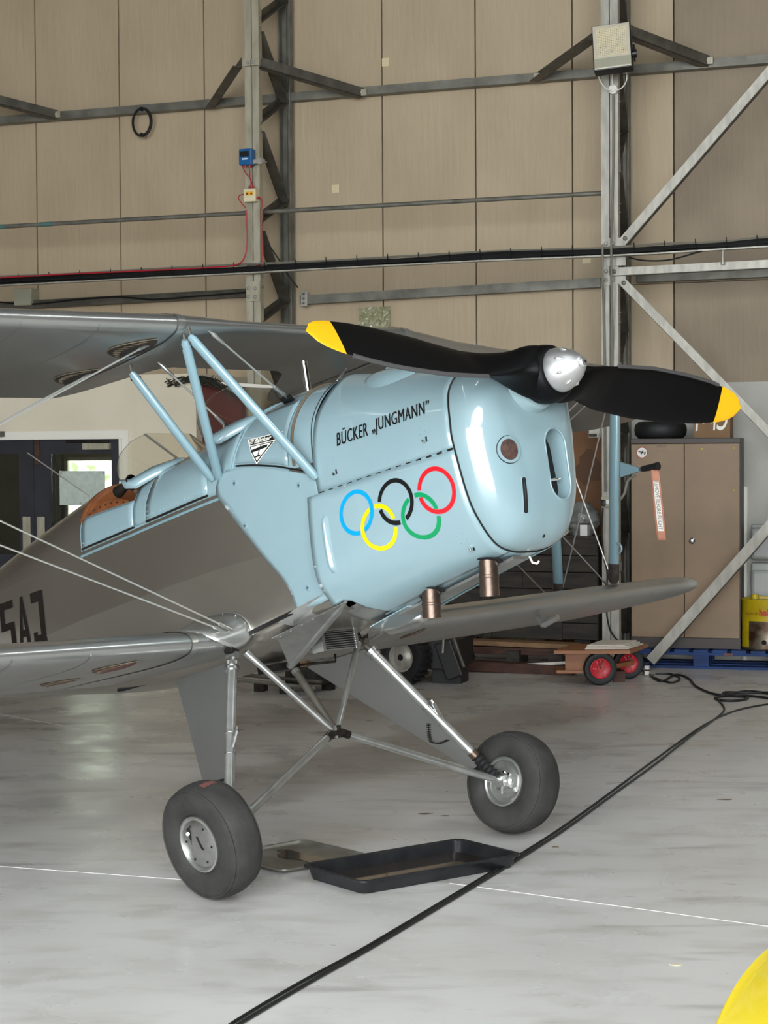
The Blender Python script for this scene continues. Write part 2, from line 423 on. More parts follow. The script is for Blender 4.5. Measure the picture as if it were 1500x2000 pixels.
# back wall: backing plus separate cladding sheets
wb = tag(sub('wall_back', M['void'], None, lambda b: hb(b, U_L, U_R, N_WALL + 0.045, N_WALL + 0.2, 0, ROOF_Z), smooth=0), kind=ST)
jx = [un(p, 300, N_WALL)[0] for p in (71, 234, 400, 568, 747, 929, 1118, 1316)]
stp = (jx[-1] - jx[0]) / 7
us = [jx[0] - stp * k for k in range(int((jx[0] - U_L) / stp), 0, -1)] + jx + [jx[-1] + stp * k for k in range(1, int((U_R - jx[-1]) / stp) + 1)]
z_low = un(1360, 748, N_WALL)[1]           # top of the pale lower wall on the right
zg1 = un(750, 575, N_WALL)[1]; zg2 = un(750, 178, N_WALL)[1]
u_white = un(1226, 800, N_WALL)[0]
for i in range(len(us) - 1):
    a, c = us[i] + 0.006, us[i + 1] - 0.006
    vis = -4.5 < a < 5.5
    rows = [(0.0, zg1), (zg1 + 0.004, zg2), (zg2 + 0.004, ROOF_Z)] if vis else [(0, ROOF_Z)]
    for z0, z1 in rows:
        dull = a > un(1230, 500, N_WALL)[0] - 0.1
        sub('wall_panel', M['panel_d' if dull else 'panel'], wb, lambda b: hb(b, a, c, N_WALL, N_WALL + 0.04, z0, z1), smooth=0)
# pale grey lower wall behind the cabinet
tag(sub('wall_right_low', M['wall_low'], None, lambda b: hb(b, u_white, u_white + 4.5, N_WALL - 0.03, N_WALL - 0.001, 0, z_low), smooth=0), kind=ST)

# ---------------------------------------------------------------- office front with double door (left)
NO = 13.3
ue = un(383, 800, NO)[0]; z_off = un(383, 742, NO)[1]
uf0, uf1 = un(-118, 850, NO)[0], un(253, 850, NO)[0]      # door frame outer edges
zf = un(120, 842, NO)[1]
def office(b):
    hb(b, U_L + 0.01, uf0, NO, NO + 0.1, 0, z_off); hb(b, uf1, ue, NO, NO + 0.1, 0, z_off); hb(b, uf0, uf1, NO, NO + 0.1, zf, z_off)
    hb(b, ue - 0.1, ue, NO + 0.1, N_WALL - 0.01, 0, z_off); hb(b, U_L + 0.01, ue, NO, N_WALL - 0.01, z_off, z_off + 0.05)
tag(sub('wall_office', M['wall_white'], None, office, smooth=0), kind=ST)
ui0, ui1 = un(-100, 900, NO)[0], un(239, 900, NO)[0]; zi = un(120, 857, NO)[1]
def frame(b):
    hb(b, uf0, ui0, NO - 0.02, NO + 0.1, 0, zf); hb(b, ui1, uf1, NO - 0.02, NO + 0.1, 0, zf); hb(b, ui0, ui1, NO - 0.02, NO + 0.1, zi, zf)
dr = tag(sub('door_1', M['white_paint'], None, frame, smooth=0), kind=ST)
sub('frame_bead', M['white_paint'], dr, lambda b: (hb(b, ui1 - 0.012, ui1 + 0.012, NO - 0.035, NO, 0, zi), hb(b, ui0, ui1, NO - 0.035, NO, zi - 0.005, zi + 0.02)), smooth=0)
umid = un(65, 950, NO)[0]
def leaf(a, c, ga, gc, zt, zb):
    def f(b):
        hb(b, a, ga, NO + 0.01, NO + 0.05, 0.01, zi - 0.005); hb(b, gc, c, NO + 0.01, NO + 0.05, 0.01, zi - 0.005)
        hb(b, ga, gc, NO + 0.01, NO + 0.05, zt, zi - 0.005); hb(b, ga, gc, NO + 0.01, NO + 0.05, 0.01, zb)
    l = sub('door_leaf', M['door'], dr, f, smooth=0)
    sub('glass_pane', M['glass_door'], l, lambda b: hb(b, ga, gc, NO + 0.026, NO + 0.032, zb, zt), smooth=0)
    return l
zt = un(120, 886, NO)[1]; zb = un(20, 1082, NO)[1]
l1 = leaf(umid + 0.003, ui1 - 0.004, un(98, 950, NO)[0], un(217, 950, NO)[0], zt, zb - 0.25)
l2 = leaf(ui0 + 0.004, umid - 0.003, un(-72, 950, NO)[0], un(36, 950, NO)[0], zt, zb)
def onleaf(nm, m, p0, p1, lf, dep=0.012, n0=None):
    a, z1 = un(p0[0], p0[1], NO); c, z0 = un(p1[0], p1[1], NO)
    n1 = (NO + 0.0095) if n0 is None else n0
    return sub(nm, m, lf, lambda b: hb(b, a, c, n1 - dep, n1, z0, z1), smooth=0, bevel=0.002)
onleaf('push_plate', M['galv_l'], (43, 1009), (59, 1079), l2, 0.004)
onleaf('push_plate', M['galv_l'], (71, 1009), (87, 1085), l1, 0.004)
onleaf('door_closer', M['galv_l'], (164, 866), (216, 878), l1, 0.04)
onleaf('closer_arm', M['steel_dark'], (130, 860), (212, 864), l1, 0.02)
onleaf('door_bolt', M['wood_r'], (68, 860), (78, 908), l1, 0.015)
onleaf('glass_edge_strip', M['white_paint'], (99, 888), (103, 1075), l1, 0.002, NO + 0.06)  # white inner strip, put in for the bright reflection along the glass edge
onleaf('reflection_strip', M['towel'], (107, 888), (117, 1075), l1, 0.004, NO + 0.09)  # off-white strip stands in for the pale reflection on the glass
pn = onleaf('paper_notice', M['paper'], (113, 920), (203, 987), l1, 0.001, NO + 0.0245)
pn.data.materials[0] = mat('pale_green_notice', (196, 206, 196), 0.7, col2=(180, 192, 182), scale=30)
for q in ((117, 924), (199, 924), (155, 983)):
    onleaf('paper_pin', M['box_grey'], (q[0] - 2, q[1] - 2), (q[0] + 2, q[1] + 2), l1, 0.003, NO + 0.023)
onleaf('door_bracket', M['galv_d'], (-40, 843), (13, 853), l2, 0.06, NO - 0.03)
# room behind the glass: dark back and a daylit window with trees outside
sub('room_back', M['wall_low'], dr, lambda b: hb(b, U_L + 0.02, ue - 0.11, N_WALL - 0.04, N_WALL - 0.02, 0, z_off), smooth=0)
a, z1 = un(137, 900, N_WALL - 0.05); c, z0 = un(230, 1075, N_WALL - 0.05)
zm = un(180, 961, N_WALL - 0.05)[1]
w1 = tag(sub('window_1', M['white_paint'], None, lambda b: (hb(b, a - 0.03, a, N_WALL - 0.09, N_WALL - 0.041, z0, z1), hb(b, a, c, N_WALL - 0.09, N_WALL - 0.041, zm - 0.03, zm), hb(b, a, c, N_WALL - 0.09, N_WALL - 0.041, z1, z1 + 0.03)), smooth=0), kind=ST)
wm = mat('daylight_outside', (255, 255, 250), 0.9, col2=(150, 176, 120), scale=9, lo=0.45, hi=0.6)
_n = wm.node_tree; _b = _n.nodes['Principled BSDF']
_n.links.new(_b.inputs['Base Color'].links[0].from_socket, _b.inputs['Emission Color']); _b.inputs['Emission Strength'].default_value = 1.6
sub('window_pane', wm, w1, lambda b: (hb(b, a, c, N_WALL - 0.055, N_WALL - 0.045, zm, z1), hb(b, a, c, N_WALL - 0.055, N_WALL - 0.045, z0, zm - 0.03)), smooth=0)

# maroon board beside the office
u0, u1 = un(386, 800, 13.4)[0], un(476, 800, 13.4)[0]; zt = un(430, 752, 13.4)[1]
t = hthing('maroon_board', 'tall maroon board standing just right of the white office wall', 'board', u0, 13.4)
sub('panel', M['maroon'], t, lambda b: b.box(((u1 - u0) / 2 + 0.002, 0.02, zt / 2), (u1 - u0, 0.03, zt)), smooth=0)
sub('edge_batten', M['maroon'], t, lambda b: (b.box((0.02, -0.004, zt / 2), (0.03, 0.018, zt)), b.box((u1 - u0 - 0.02, -0.004, zt / 2), (0.03, 0.018, zt))), smooth=0)
# dark net bundle lying on top of the office edge and the board
pts = [hp(x, y, 13.3) for x, y in ((325, 752), (355, 743), (390, 742), (420, 748), (450, 764), (470, 778))]
nb = MB()
rnd = random.Random(3)
for k in range(46):
    off = [Vector((rnd.uniform(-.02, .02), rnd.uniform(-.06, .06), rnd.uniform(-.035, .035))) for _ in pts]
    cp = curve_pts([p + o for p, o in zip(pts, off)], 5)
    s0 = rnd.randint(0, 8); nb.tube(cp[s0:s0 + rnd.randint(9, 17)], 0.0035, 4)
for k in range(90):
    i = rnd.randint(0, len(pts) - 2); p = pts[i].lerp(pts[i + 1], rnd.random())
    q = p + Vector((rnd.uniform(-.06, .06), 0, rnd.uniform(-.05, .05))); nb.tube([p + Vector((0, rnd.uniform(-.05, .05), rnd.uniform(-.04, .04))), q], 0.003, 4)
tag(nb.build('net_bundle', M['net'], None), 'dark knotted net draped over the corner of the white office', 'net')
tag(sub('white_batten', M['white_paint'], None, lambda b: b.bar(hp(415, 748, 13.32), hp(552, 757, 13.32), 0.02, 0.026), smooth=0), 'thin white batten lying level beyond the dark net, below the upper wing', 'batten')

# ---------------------------------------------------------------- lattice columns
def bolt(b, p, r=0.011, h=0.012, ax=None):
    ax = ax or -HN
    return b.lathe([(0, r), (h * 0.6, r * 0.95), (h, r * 0.5)], p, ax, 8)
def lattice_column(px, wid, prx, rwid, label, zig, bolts, mfront):
    uc = un(px, 500, N_COL)[0]; ur = un(prx, 500, N_WALL - 0.1)[0]
    t = hthing('lattice_column', label, 'column', uc, N_COL, 0, 'lattice steel columns of the back wall')
    h = ROOF_Z - 0.24
    for s in (-1, 1):
        sub('front_angle', M[mfront], t, lambda b: (b.box((s * (wid / 4 + 0.002), 0.004, h / 2), (wid / 2 - 0.004, 0.008, h)),
                                                    b.box((s * (wid / 2 - 0.006), 0.035, h / 2), (0.008, 0.06, h)), b.box((s * 0.007, 0.035, h / 2), (0.008, 0.06, h))), smooth=0)
    for s in (-1, 1):
        sub('rear_angle', M['galv'], t, lambda b: (b.box((ur - uc + s * (rwid / 4 + 0.002), N_WALL - N_COL - 0.06, h / 2), (rwid / 2 - 0.004, 0.008, h)),
                                                   b.box((ur - uc + s * (rwid / 2 - 0.006), N_WALL - N_COL - 0.09, h / 2), (0.008, 0.06, h))), smooth=0)
    base = H(uc, N_COL, 0); iv = (Matrix.Translation(base) @ Matrix.Rotation(G, 4, 'Z')).inverted()
    ys = [y for y in zig]
    for kind, (ya, yb) in ys:
        A = iv @ H(uc + wid / 2 - 0.02, N_COL + 0.045, un(px, ya, N_COL)[1]); B = iv @ H(ur - 0.01, N_WALL - 0.115, un(prx, yb, N_WALL - 0.1)[1])
        if min(A.z, B.z) < 0.05: continue
        sub('lacing_bar', M['galv_d'], t, lambda b: b.angle(A, B, 0.085 if kind else 0.06, 0.007, (1, 0, 0)), smooth=0)
    for (bx, by, nn) in bolts:
        P = iv @ hp(bx, by, N_COL - 0.006)
        sub('bolt', M['galv_b'], t, lambda b: bolt(b, P, 0.016, 0.016, Vector((0, -1, 0))))
    return t, iv, uc
zig = []
for k in range(-1, 8):
    o = 195 * k
    zig += [(1, (60 + o, 200 + o)), (0, (238 + o, 203 + o))]
colA, ivA, ucA = lattice_column(494.5, 0.118, 560, 0.10, 'pale lattice steel column with blue meter box fixed to it', zig,
    [(485, 518, 0), (498, 518, 0), (486, 563, 0), (499, 563, 0), (486, 580, 0), (499, 580, 0)], 'galv_l')
zig2 = [(kk, (a + 80, b + 60)) for kk, (a, b) in zig]
colB, ivB, ucB = lattice_column(1191, 0.125, 1221, 0.07, 'weathered lattice steel column carrying the square floodlight', zig2,
    [(1184, 476, 0), (1198, 476, 0), (1184, 530, 0), (1198, 530, 0), (1184, 547, 0), (1198, 547, 0)], 'galv_b')
def colplate(t, iv, p0, p1, nm='splice_plate', m='galv_l', n=N_COL - 0.006):
    A, B = iv @ hp(*p0, n), iv @ hp(*p1, n)
    sub(nm, M[m], t, lambda b: b.box(((A.x + B.x) / 2, A.y, (A.z + B.z) / 2), (abs(B.x - A.x), 0.008, abs(B.z - A.z))), smooth=0)
colplate(colA, ivA, (481, 510), (508, 526)); colplate(colA, ivA, (481, 550), (508, 588))
colplate(colB, ivB, (1176, 466), (1222, 483), 'gusset_plate', 'galv_b'); colplate(colB, ivB, (1180, 500), (1222, 518), 'gusset_plate', 'galv_b')
colplate(colB, ivB, (1180, 538), (1222, 556), 'gusset_plate', 'galv_b')
# side bolt heads standing out of the posts
for (t, iv, px_, wid) in ((colA, ivA, 494, .118), (colB, ivB, 1191, .125)):
    for y in ((35, 50, 240, 255, 438, 455, 540, 560, 600) if t is colA else (180, 198, 398, 415, 505, 522, 610, 630, 900, 930)):
        for k in (-1, 1):
            P = Vector((k * (wid / 2 - .002), .035, un(px_, y, N_COL)[1]))
            sub('rivet', M['galv'], t, lambda b: b.lathe([(0, 0.012), (0.006, 0.011), (0.012, 0.005)], P, (k, 0, 0), 8))

# ---------------------------------------------------------------- wall rails (girts)
def rail(nm, label, a, c, n, w, hgt, m, ext=(0, 0), group='steel rails along the back wall'):
    A, B = hp(*a, n), hp(*c, n); d = (B - A).normalized(); A = A - d * ext[0]; B = B + d * ext[1]
    def f(b):
        b.bar(A, B, w, 0.01); b.bar(A + Vector((0, 0, hgt / 2)) - HN * (w / 2 - 0.006), B + Vector((0, 0, hgt / 2)) - HN * (w / 2 - 0.006), 0.01, hgt)
        b.bar(A + Vector((0, 0, hgt)), B + Vector((0, 0, hgt)), w, 0.01)
    o = sub(nm, M[m], None, f, smooth=0)
    return tag(o, label, 'rail', group)
rail('wall_rail', 'grey steel wall rail crossing the top of the picture with knee braces bolted to it', (0, 243), (1500, 124), N_WALL - 0.056, 0.1, 0.055, 'galv', (3, 3))
rail('wall_rail', 'dusty steel wall rail just below the black cable bundle, left of the pale column', (-40, 607), (484, 579), N_WALL - 0.056, 0.1, 0.055, 'galv_d', (2, 0))
rail('wall_rail', 'steel wall rail between the two lattice columns, just above the upper wing', (590, 594), (1176, 560), N_WALL - 0.056, 0.1, 0.06, 'galv')
rail('wall_rail', 'lower steel wall rail right of the floodlight column, behind the pale strut', (1245, 551), (1500, 540), N_WALL - 0.056, 0.1, 0.055, 'galv', (0, 3))
t = tag(sub('rail_cleat', M['galv'], None, lambda b: (b.bar(hp(594, 569, N_WALL - 0.11), hp(594, 598, N_WALL - 0.11), 0.05, 0.012, (0, 1, 0)),
    [b.lathe([(0, 0.01), (0.006, 0.01)], hp(593, y, N_WALL - 0.117), -HN, 8) for y in (574, 583, 592)]), smooth=0), 'small drilled steel cleat on the rail end right of the pale column', 'bracket')

def brace(label, a, na, c, nc, w, m='galv_d', plate=True):
    A, B = hp(*a, na), hp(*c, nc)
    t = thing('knee_brace', label, 'brace', A, 0, 'knee braces tying the columns to the top rail')
    sub('brace_angle', M[m], t, lambda b: b.angle((0, 0, 0), B - A, w, 0.008, (0, 0, 1)), smooth=0)
    sub('end_plate', M['galv_l'], t, lambda b: (b.box(B - A - HN * 0.012, (0.07, 0.012, 0.05), RZ), b.lathe([(0, 0.012), (0.004, 0.012)], B - A - HN * 0.019, -HN, 8)), smooth=0)
    return t
brace('short steep knee brace on the left of the pale column', (472, 122), N_COL - 0.012, (418, 203), N_WALL - 0.12, 0.075)
brace('long sloping knee brace on the right of the pale column', (510, 122), N_COL - 0.012, (709, 181), N_WALL - 0.12, 0.075)
brace('knee brace reaching down left from behind the floodlight', (1165, 70), N_COL - 0.012, (1052, 150), N_WALL - 0.12, 0.08)
brace('knee brace reaching down right from behind the floodlight', (1230, 60), N_COL - 0.012, (1384, 119), N_WALL - 0.12, 0.08)
brace('knee brace end coming in from the left edge of the picture', (-90, 172), N_COL - 0.012, (112, 224), N_WALL - 0.12, 0.075)
t = hthing('clamp_plate', 'bolted clamp plate holding two knee braces to the pale column', 'plate', *[un(490, 123, N_COL - 0.02)[0]], N_COL - 0.02, un(490, 123, N_COL)[1])
for s in (-1, 1):
    sub('plate', M['galv_l'], t, lambda b: b.box((s * 0.037, 0, 0), (0.07, 0.012, 0.052)), smooth=0, bevel=0.002)
    sub('bolt', M['galv_b'], t, lambda b: bolt(b, Vector((s * 0.022, -0.006, 0)), 0.015, 0.014, Vector((0, -1, 0))))

# thin pipe
pa, pb = hp(0, 443, N_COL + 0.12), hp(1180, 377, N_COL + 0.12); d = (pb - pa).normalized()
tag(sub('pipe', M['galv'], None, lambda b: b.tube([pa - d * 2.5, pb], 0.0175, 12)), 'thin level steel pipe running across the wall behind the pale column', 'pipe')
for x0, x1 in ((-2, 12), (88, 116)):
    q0 = pa + (pb - pa) * (x0 / 1180); q1 = pa + (pb - pa) * (x1 / 1180)
    tag(sub('pipe_band', mat('teal_tape', (86, 124, 120), 0.6), None, lambda b: b.tube([q0, q1], 0.0182, 12)), 'teal paint band on the thin wall pipe, ' + ('at the left edge' if x0 < 50 else 'a little in from the left edge'), 'band')

# pale strut and X bracing on the right
def strut(label, a, c, w, m='galv_b', ext=(0, 0), n=N_COL - 0.03, end=True):
    A, B = hp(*a, n), hp(*c, n); d = (B - A).normalized(); A2 = A - d * ext[0]; B2 = B + d * ext[1]
    t = thing('bracing_strut', label, 'brace', A2, 0, 'bracing struts beside the floodlight column')
    upv = HN.cross(d)
    sub('web', M[m], t, lambda b: (b.bar((0, 0, 0), B2 - A2, 0.008, w, upv)), smooth=0)
    sub('flange', M['galv_d'], t, lambda b: (b.bar(upv * (w / 2) + HN * 0.03, B2 - A2 + upv * (w / 2) + HN * 0.03, 0.06, 0.008, upv)), smooth=0)
    if end:
        sub('bolt', M['galv'], t, lambda b: bolt(b, A - A2 + d * 0.03 - HN * 0.006, 0.017, 0.014))
    return t
strut('pale steel strut rising steeply to the upper right corner from the floodlight column', (1216, 472), (1500, 142), 0.062, ext=(0, 3.4))
strut('level pale steel strut under the cable tray, right of the floodlight column', (1192, 531), (1500, 515), 0.055, ext=(0, 4.0))
strut('pale steel strut falling right behind the propeller tip', (1213, 547), (1500, 842), 0.058, ext=(0, 1.75))
strut('pale steel strut rising right across the brown cabinet from the floor', (1270, 1291), (1500, 1030), 0.072, ext=(0, 2.6), n=N_COL - 0.07, end=False)
g = ground(1262, 1321)
t = thing('strut_foot', 'white-painted short foot post under the floor strut, in a tangle of black cable', 'post', (g.x, g.y, 0), G)
hz = hp(1263, 1289, N_COL - 0.07).z
sub('post', M['white_paint'], t, lambda b: b.box((0, 0.03, hz / 2 - 0.004), (0.03, 0.03, hz - 0.008)), smooth=0)
for z in (0.04, 0.085): sub('stripe', M['black'], t, lambda b: b.box((0, 0.03, z), (0.0304, 0.0304, 0.012)), smooth=0)
sub('base_plate', M['galv'], t, lambda b: b.box((0, 0.03, 0.004), (0.09, 0.08, 0.008)), smooth=0)

# cable tray with its bundle
NT = N_COL - 0.06
t = thing('cable_tray', 'grey cable tray with a thick black cable bundle across the whole wall', 'cable tray', hp(0, 556, NT), 0)
o0 = Vector(t.location)
path = [(-60, 553), (120, 544), (300, 535), (480, 526), (640, 517), (800, 509), (960, 501), (1090, 496), (1190, 492), (1290, 487), (1400, 480), (1500, 474), (1640, 467), (1900, 453), (2200, 437), (2500, 421)]
sub('tray_rail', M['galv_b'], t, lambda b: [b.bar(hp(path[i][0], path[i][1] + 8, NT) - o0, hp(path[i + 1][0], path[i + 1][1] + 8, NT) - o0, 0.07, 0.01) for i in range(len(path) - 1)], smooth=0)
rnd = random.Random(5)
for k, (dy, dn, r) in enumerate(((-4, 0, 0.014), (1, -0.018, 0.013), (2, 0.012, 0.013), (-9, 0.004, 0.009), (5, -0.02, 0.008), (-2, -0.022, 0.01))):
    cp = curve_pts([hp(x, y + dy + rnd.uniform(-2, 2), NT + dn) - o0 for x, y in path], 5)
    sub('cable', M['cable'] if k != 3 else M['cable_grey'], t, lambda b: b.tube(cp, r, 7))
for k in range(41):
    x = -20 + k * 60; y = np.interp(x, [p[0] for p in path], [p[1] for p in path])
    P = hp(x, y - 1, NT) - o0
    sub('cable_tie', M['black'], t, lambda b: b.tube([P + Vector((0.0, 0, 0.05)) - HN * 0.036, P + Vector((0.006, 0, -0.03)) - HN * 0.036], 0.0035, 5))
hr = hp(1412, 478, NT); hq = hp(1412, 517, NT)
sub('hanger_rod', M['galv_b'], t, lambda b: (b.tube([hr - o0, hq - o0], 0.009, 8), b.lathe([(0, 0.016), (0.02, 0.016)], hq - o0, (0, 0, 1), 8)))
def wire(nm, label, pix, n, r, m, cat='cable', group=None, nn=10):
    P = [hp(p[0], p[1], p[2] if len(p) > 2 else n) for p in pix]
    return tag(sub(nm, M[m], None, lambda b: b.tube(curve_pts(P, nn), r, 7)), label, cat, group)
wire('hanging_cable', 'single black cable sagging under the tray right of the floodlight column', [(1228, 503), (1262, 509), (1310, 507), (1372, 490)], NT - 0.03, 0.006, 'cable')
wire('hanging_cable', 'thin black cable hanging beside the lower lacing of the pale column', [(525, 478), (548, 512), (565, 540), (582, 562)], N_COL + 0.1, 0.006, 'cable')
wire('hanging_cable', 'black cable clipped along the lower left wall rail', [(0, 590), (60, 594), (150, 585), (230, 580), (300, 585), (380, 579), (480, 571)], N_WALL - 0.13, 0.007, 'cable')
wire('red_cable', 'red cable lying along the cable tray from the left edge to the pale column', [(-60, 546), (120, 536), (300, 528), (420, 522), (462, 517), (478, 502), (483, 470), (481, 410)], N_COL - 0.105, 0.0055, 'red_cable')
wire('red_cable', 'red cable running down the right edge of the pale column below the cream box', [(503, 386), (511, 392), (510, 420), (511, 470), (511, 512), (500, 520)], N_COL - 0.02, 0.0055, 'red_cable')

# blue meter and cream warning box on the pale column
def wallbox(nm, label, cat, p0, p1, n, dep, m, bev=0.006):
    a, z1 = un(*p0, n); c, z0 = un(*p1, n)
    t = hthing(nm, label, cat, (a + c) / 2, n, z0)
    w, hh = c - a, z1 - z0
    sub('case', M[m], t, lambda b: b.box((0, dep / 2, hh / 2), (w, dep, hh)), smooth=0, bevel=bev)
    return t, w, hh
t, w, hh = wallbox('meter_box', 'blue gas meter box with black display at the pale column', 'meter', (466, 291), (491, 321), N_COL - 0.1, 0.07, 'box_blue')
sub('display', M['black'], t, lambda b: b.box((-0.004, -0.002, hh * 0.68), (w * 0.68, 0.006, hh * 0.34)), smooth=0)
sub('name_label', M['label_w'], t, lambda b: b.box((-0.002, -0.001, hh * 0.36), (w * 0.42, 0.004, hh * 0.09)), smooth=0)
sub('screw', M['chrome'], t, lambda b: [b.lathe([(0, 0.004), (0.003, 0.003)], (sx * w * 0.42, 0, hh * q), (0, -1, 0), 6) for sx in (-1, 1) for q in (0.07, 0.93)])
sub('mount_arm', M['galv_b'], t, lambda b: (b.box((w * 0.5 + 0.045, 0.045, hh * 0.2), (0.09, 0.02, 0.03)), b.box((w * 0.5 + 0.06, 0.03, hh * 0.2), (0.035, 0.015, 0.045)), b.tube([(w * .5 + .07, .03, hh * .2), (w * .5 + .12, .01, hh * .1)], 0.006, 6)), smooth=0)
sub('cable_gland', M['red_cable'], t, lambda b: [b.lathe([(0, 0.009), (0.02, 0.007)], (sx, 0.03, 0), (0, 0, -1), 8) for sx in (-0.012, 0.026)])
t, w, hh = wallbox('junction_box', 'cream junction box with yellow warning label under the blue meter', 'junction box', (475, 369), (499, 393), N_COL - 0.075, 0.065, 'box_cream')
sub('warning_label', M['label_y'], t, lambda b: b.box((0.0, -0.001, hh * 0.62), (w * 0.62, 0.004, hh * 0.3)), smooth=0)
sub('warning_symbol', M['wood_r'], t, lambda b: [b.plate([(sx - .011, -0.0035, hh * .55), (sx + .011, -0.0035, hh * .55), (sx, -0.0035, hh * .72)], (0, 0.001, 0)) for sx in (-0.018, 0.018)], smooth=0)
sub('cable_gland', M['red_cable'], t, lambda b: ([b.lathe([(0, 0.009), (0.02, 0.008)], (sx, 0.03, hh), (0, 0, 1), 8) for sx in (-0.012, 0.02)], b.lathe([(0, 0.01), (0.025, 0.008)], (w / 2, 0.03, hh * .3), (1, 0, 0), 8)))
wire('red_lead', 'thin red lead leaving the left gland of the blue meter', [(473, 324), (480, 338), (488, 347), (490, 358), (486, 368)], N_COL - 0.06, 0.004, 'red_cable', 'cable', 'red leads between meter and box')
wire('red_lead', 'thin red lead leaving the right gland of the blue meter', [(486, 324), (488, 338), (488, 347), (492, 358), (493, 368)], N_COL - 0.064, 0.004, 'red_cable', 'cable', 'red leads between meter and box')
wire('white_lead', 'short looped lead bulging left of the cream junction box', [(477, 379), (468, 382), (466, 388), (472, 397), (480, 406)], N_COL - 0.06, 0.004, 'red_cable')
# grey box lower left, coiled hose, paper notes
t, w, hh = wallbox('junction_box', 'pale grey-green junction box low on the wall at far left', 'junction box', (27, 564), (61, 596), N_WALL - 0.14, 0.13, 'box_grey')
sub('lid', M['box_grey'], t, lambda b: b.box((0, -0.004, hh / 2), (w * 0.94, 0.01, hh * 0.94)), smooth=0, bevel=0.003)
cc = hp(276, 238, N_WALL - 0.13)
t = thing('hose_coil', 'small black coil of hose hung on the top wall rail', 'hose', cc, G)
for r, yy in ((0.082, 0), (0.09, 0.012), (0.086, 0.022)):
    sub('loop', M['rubber_b'], t, lambda b: b.tube([(r * math.cos(q * math.pi / 18), yy, (r + 0.01) * 1.17 * math.sin(q * math.pi / 18)) for q in range(37)], 0.0065, 7, caps=False))
sub('tie', M['black'], t, lambda b: (b.box((0, 0.01, 0.105), (0.012, 0.05, 0.03)), b.box((0, 0.01, -0.105), (0.012, 0.05, 0.03))), smooth=0)
def note(label, p0, p1):
    a, z1 = un(*p0, N_WALL); c, z0 = un(*p1, N_WALL)
    tag(sub('paper_note', M['paper'], None, lambda b: hb(b, a, c, N_WALL - 0.003, N_WALL - 0.0005, z0, z1), smooth=0), label, 'note')
note('blank cream paper square on the middle of the wall', (648, 361), (662, 376))
note('cream paper square on a panel joint high on the wall', (746, 114), (759, 129))
note('small cream paper patch just left of the floodlight column, under the cables', (1138, 505), (1154, 514))
a, z1 = un(701, 601, N_WALL); c, z0 = un(764, 650, N_WALL)
t = hthing('plastic_wallet', 'crinkled clear plastic sheet taped on the wall above the propeller', 'plastic sheet', a, N_WALL - 0.012, z0)
b = MB(); rnd = random.Random(8)
b.grid([[Vector(((c - a) * i / 14 + rnd.uniform(-.004, .004), rnd.uniform(-.012, .006), (z1 - z0) * j / 12)) for i in range(15)] for j in range(13)])
b.build('sheet', M['bag_y'], t, smooth=0, solid=0.002)

# floodlight
fc = hp(1195, 90, N_COL - 0.28)
t = thing('floodlight', 'square LED floodlight tilted down at the top of the right column', 'lamp', fc, 0)
FM = Matrix.Rotation(G + math.radians(6), 4, 'Z') @ Matrix.Rotation(math.radians(-16), 4, 'X') @ Matrix.Rotation(math.radians(-5), 4, 'Y')
t.matrix_world = Matrix.Translation(fc) @ FM
fw, fh = 0.272, 0.345
sub('housing', M['black'], t, lambda b: b.box((0, 0.045, 0), (fw, 0.09, fh)), smooth=0, bevel=0.006)
sub('reflector', M['lamp_face'], t, lambda b: b.box((0, -0.003, 0), (fw - 0.014, 0.008, fh - 0.014)), smooth=0, bevel=0.002)
sub('lower_band', M['box_grey'], t, lambda b: b.box((0, -0.007, -fh / 2 + 0.05), (fw - 0.02, 0.006, 0.068)), smooth=0, bevel=0.002)
gl = sub('led_panel', M['lamp_led'], t, lambda b: b.box((0, -0.008, 0.035), (fw - 0.055, 0.006, fh - 0.13)), smooth=0)
gb = MB()
for i in range(17): gb.box((-(fw - .06) / 2 + (fw - .06) * i / 16, -0.0115, 0.035), (0.0018, 0.0015, fh - 0.135))
for i in range(17): gb.box((0, -0.0115, 0.035 - (fh - .14) / 2 + (fh - .14) * i / 16), (fw - 0.06, 0.0015, 0.0018))
tag(gb.build('grid_lines', M['box_grey'], gl, smooth=0), kind='stuff')
sub('led_screw', M['steel_dark'], gl, lambda b: [b.lathe([(0, 0.003), (0.002, 0.002)], (x, -0.012, 0.035 + z), (0, -1, 0), 6) for x in (-.08, -.04, 0, .04, .08) for z in (-.08, -.04, 0, .04, .08)])
sub('yoke', M['black'], t, lambda b: (b.box((fw / 2 + 0.012, 0.05, -0.05), (0.012, 0.03, 0.12)), b.lathe([(0, 0.03), (0.03, 0.03)], (fw / 2, 0.04, -0.06), (1, 0, 0), 12), b.box((0, 0.16, -0.05), (0.06, 0.16, 0.03))), smooth=30)
wire('white_flex', 'white flex looping under the floodlight on its left', [(1167, 138), (1172, 158), (1184, 173), (1194, 176)], N_COL - 0.1, 0.0045, 'white_cable')
wire('white_flex', 'white flex looping under the floodlight on its right', [(1222, 133), (1224, 155), (1214, 172), (1202, 176)], N_COL - 0.1, 0.0045, 'white_cable')
wire('white_flex', 'short white flex between floodlight and round box', [(1204, 134), (1196, 146), (1196, 166)], N_COL - 0.1, 0.004, 'white_cable')
rb = hp(1197, 174, N_COL - 0.04)
t = thing('round_box', 'round white junction box on the column below the floodlight', 'junction box', rb, G)
sub('case', M['white_paint'], t, lambda b: b.lathe([(0.035, 0.034), (0.0, 0.034), (-0.004, 0.03)], (0, 0, 0), (0, -1, 0) if 0 else (0, 1, 0), 24))
sub('lid', M['label_w'], t, lambda b: b.lathe([(0, 0.022), (0.004, 0.02)], (0, -0.004, 0), (0, -1, 0), 20))
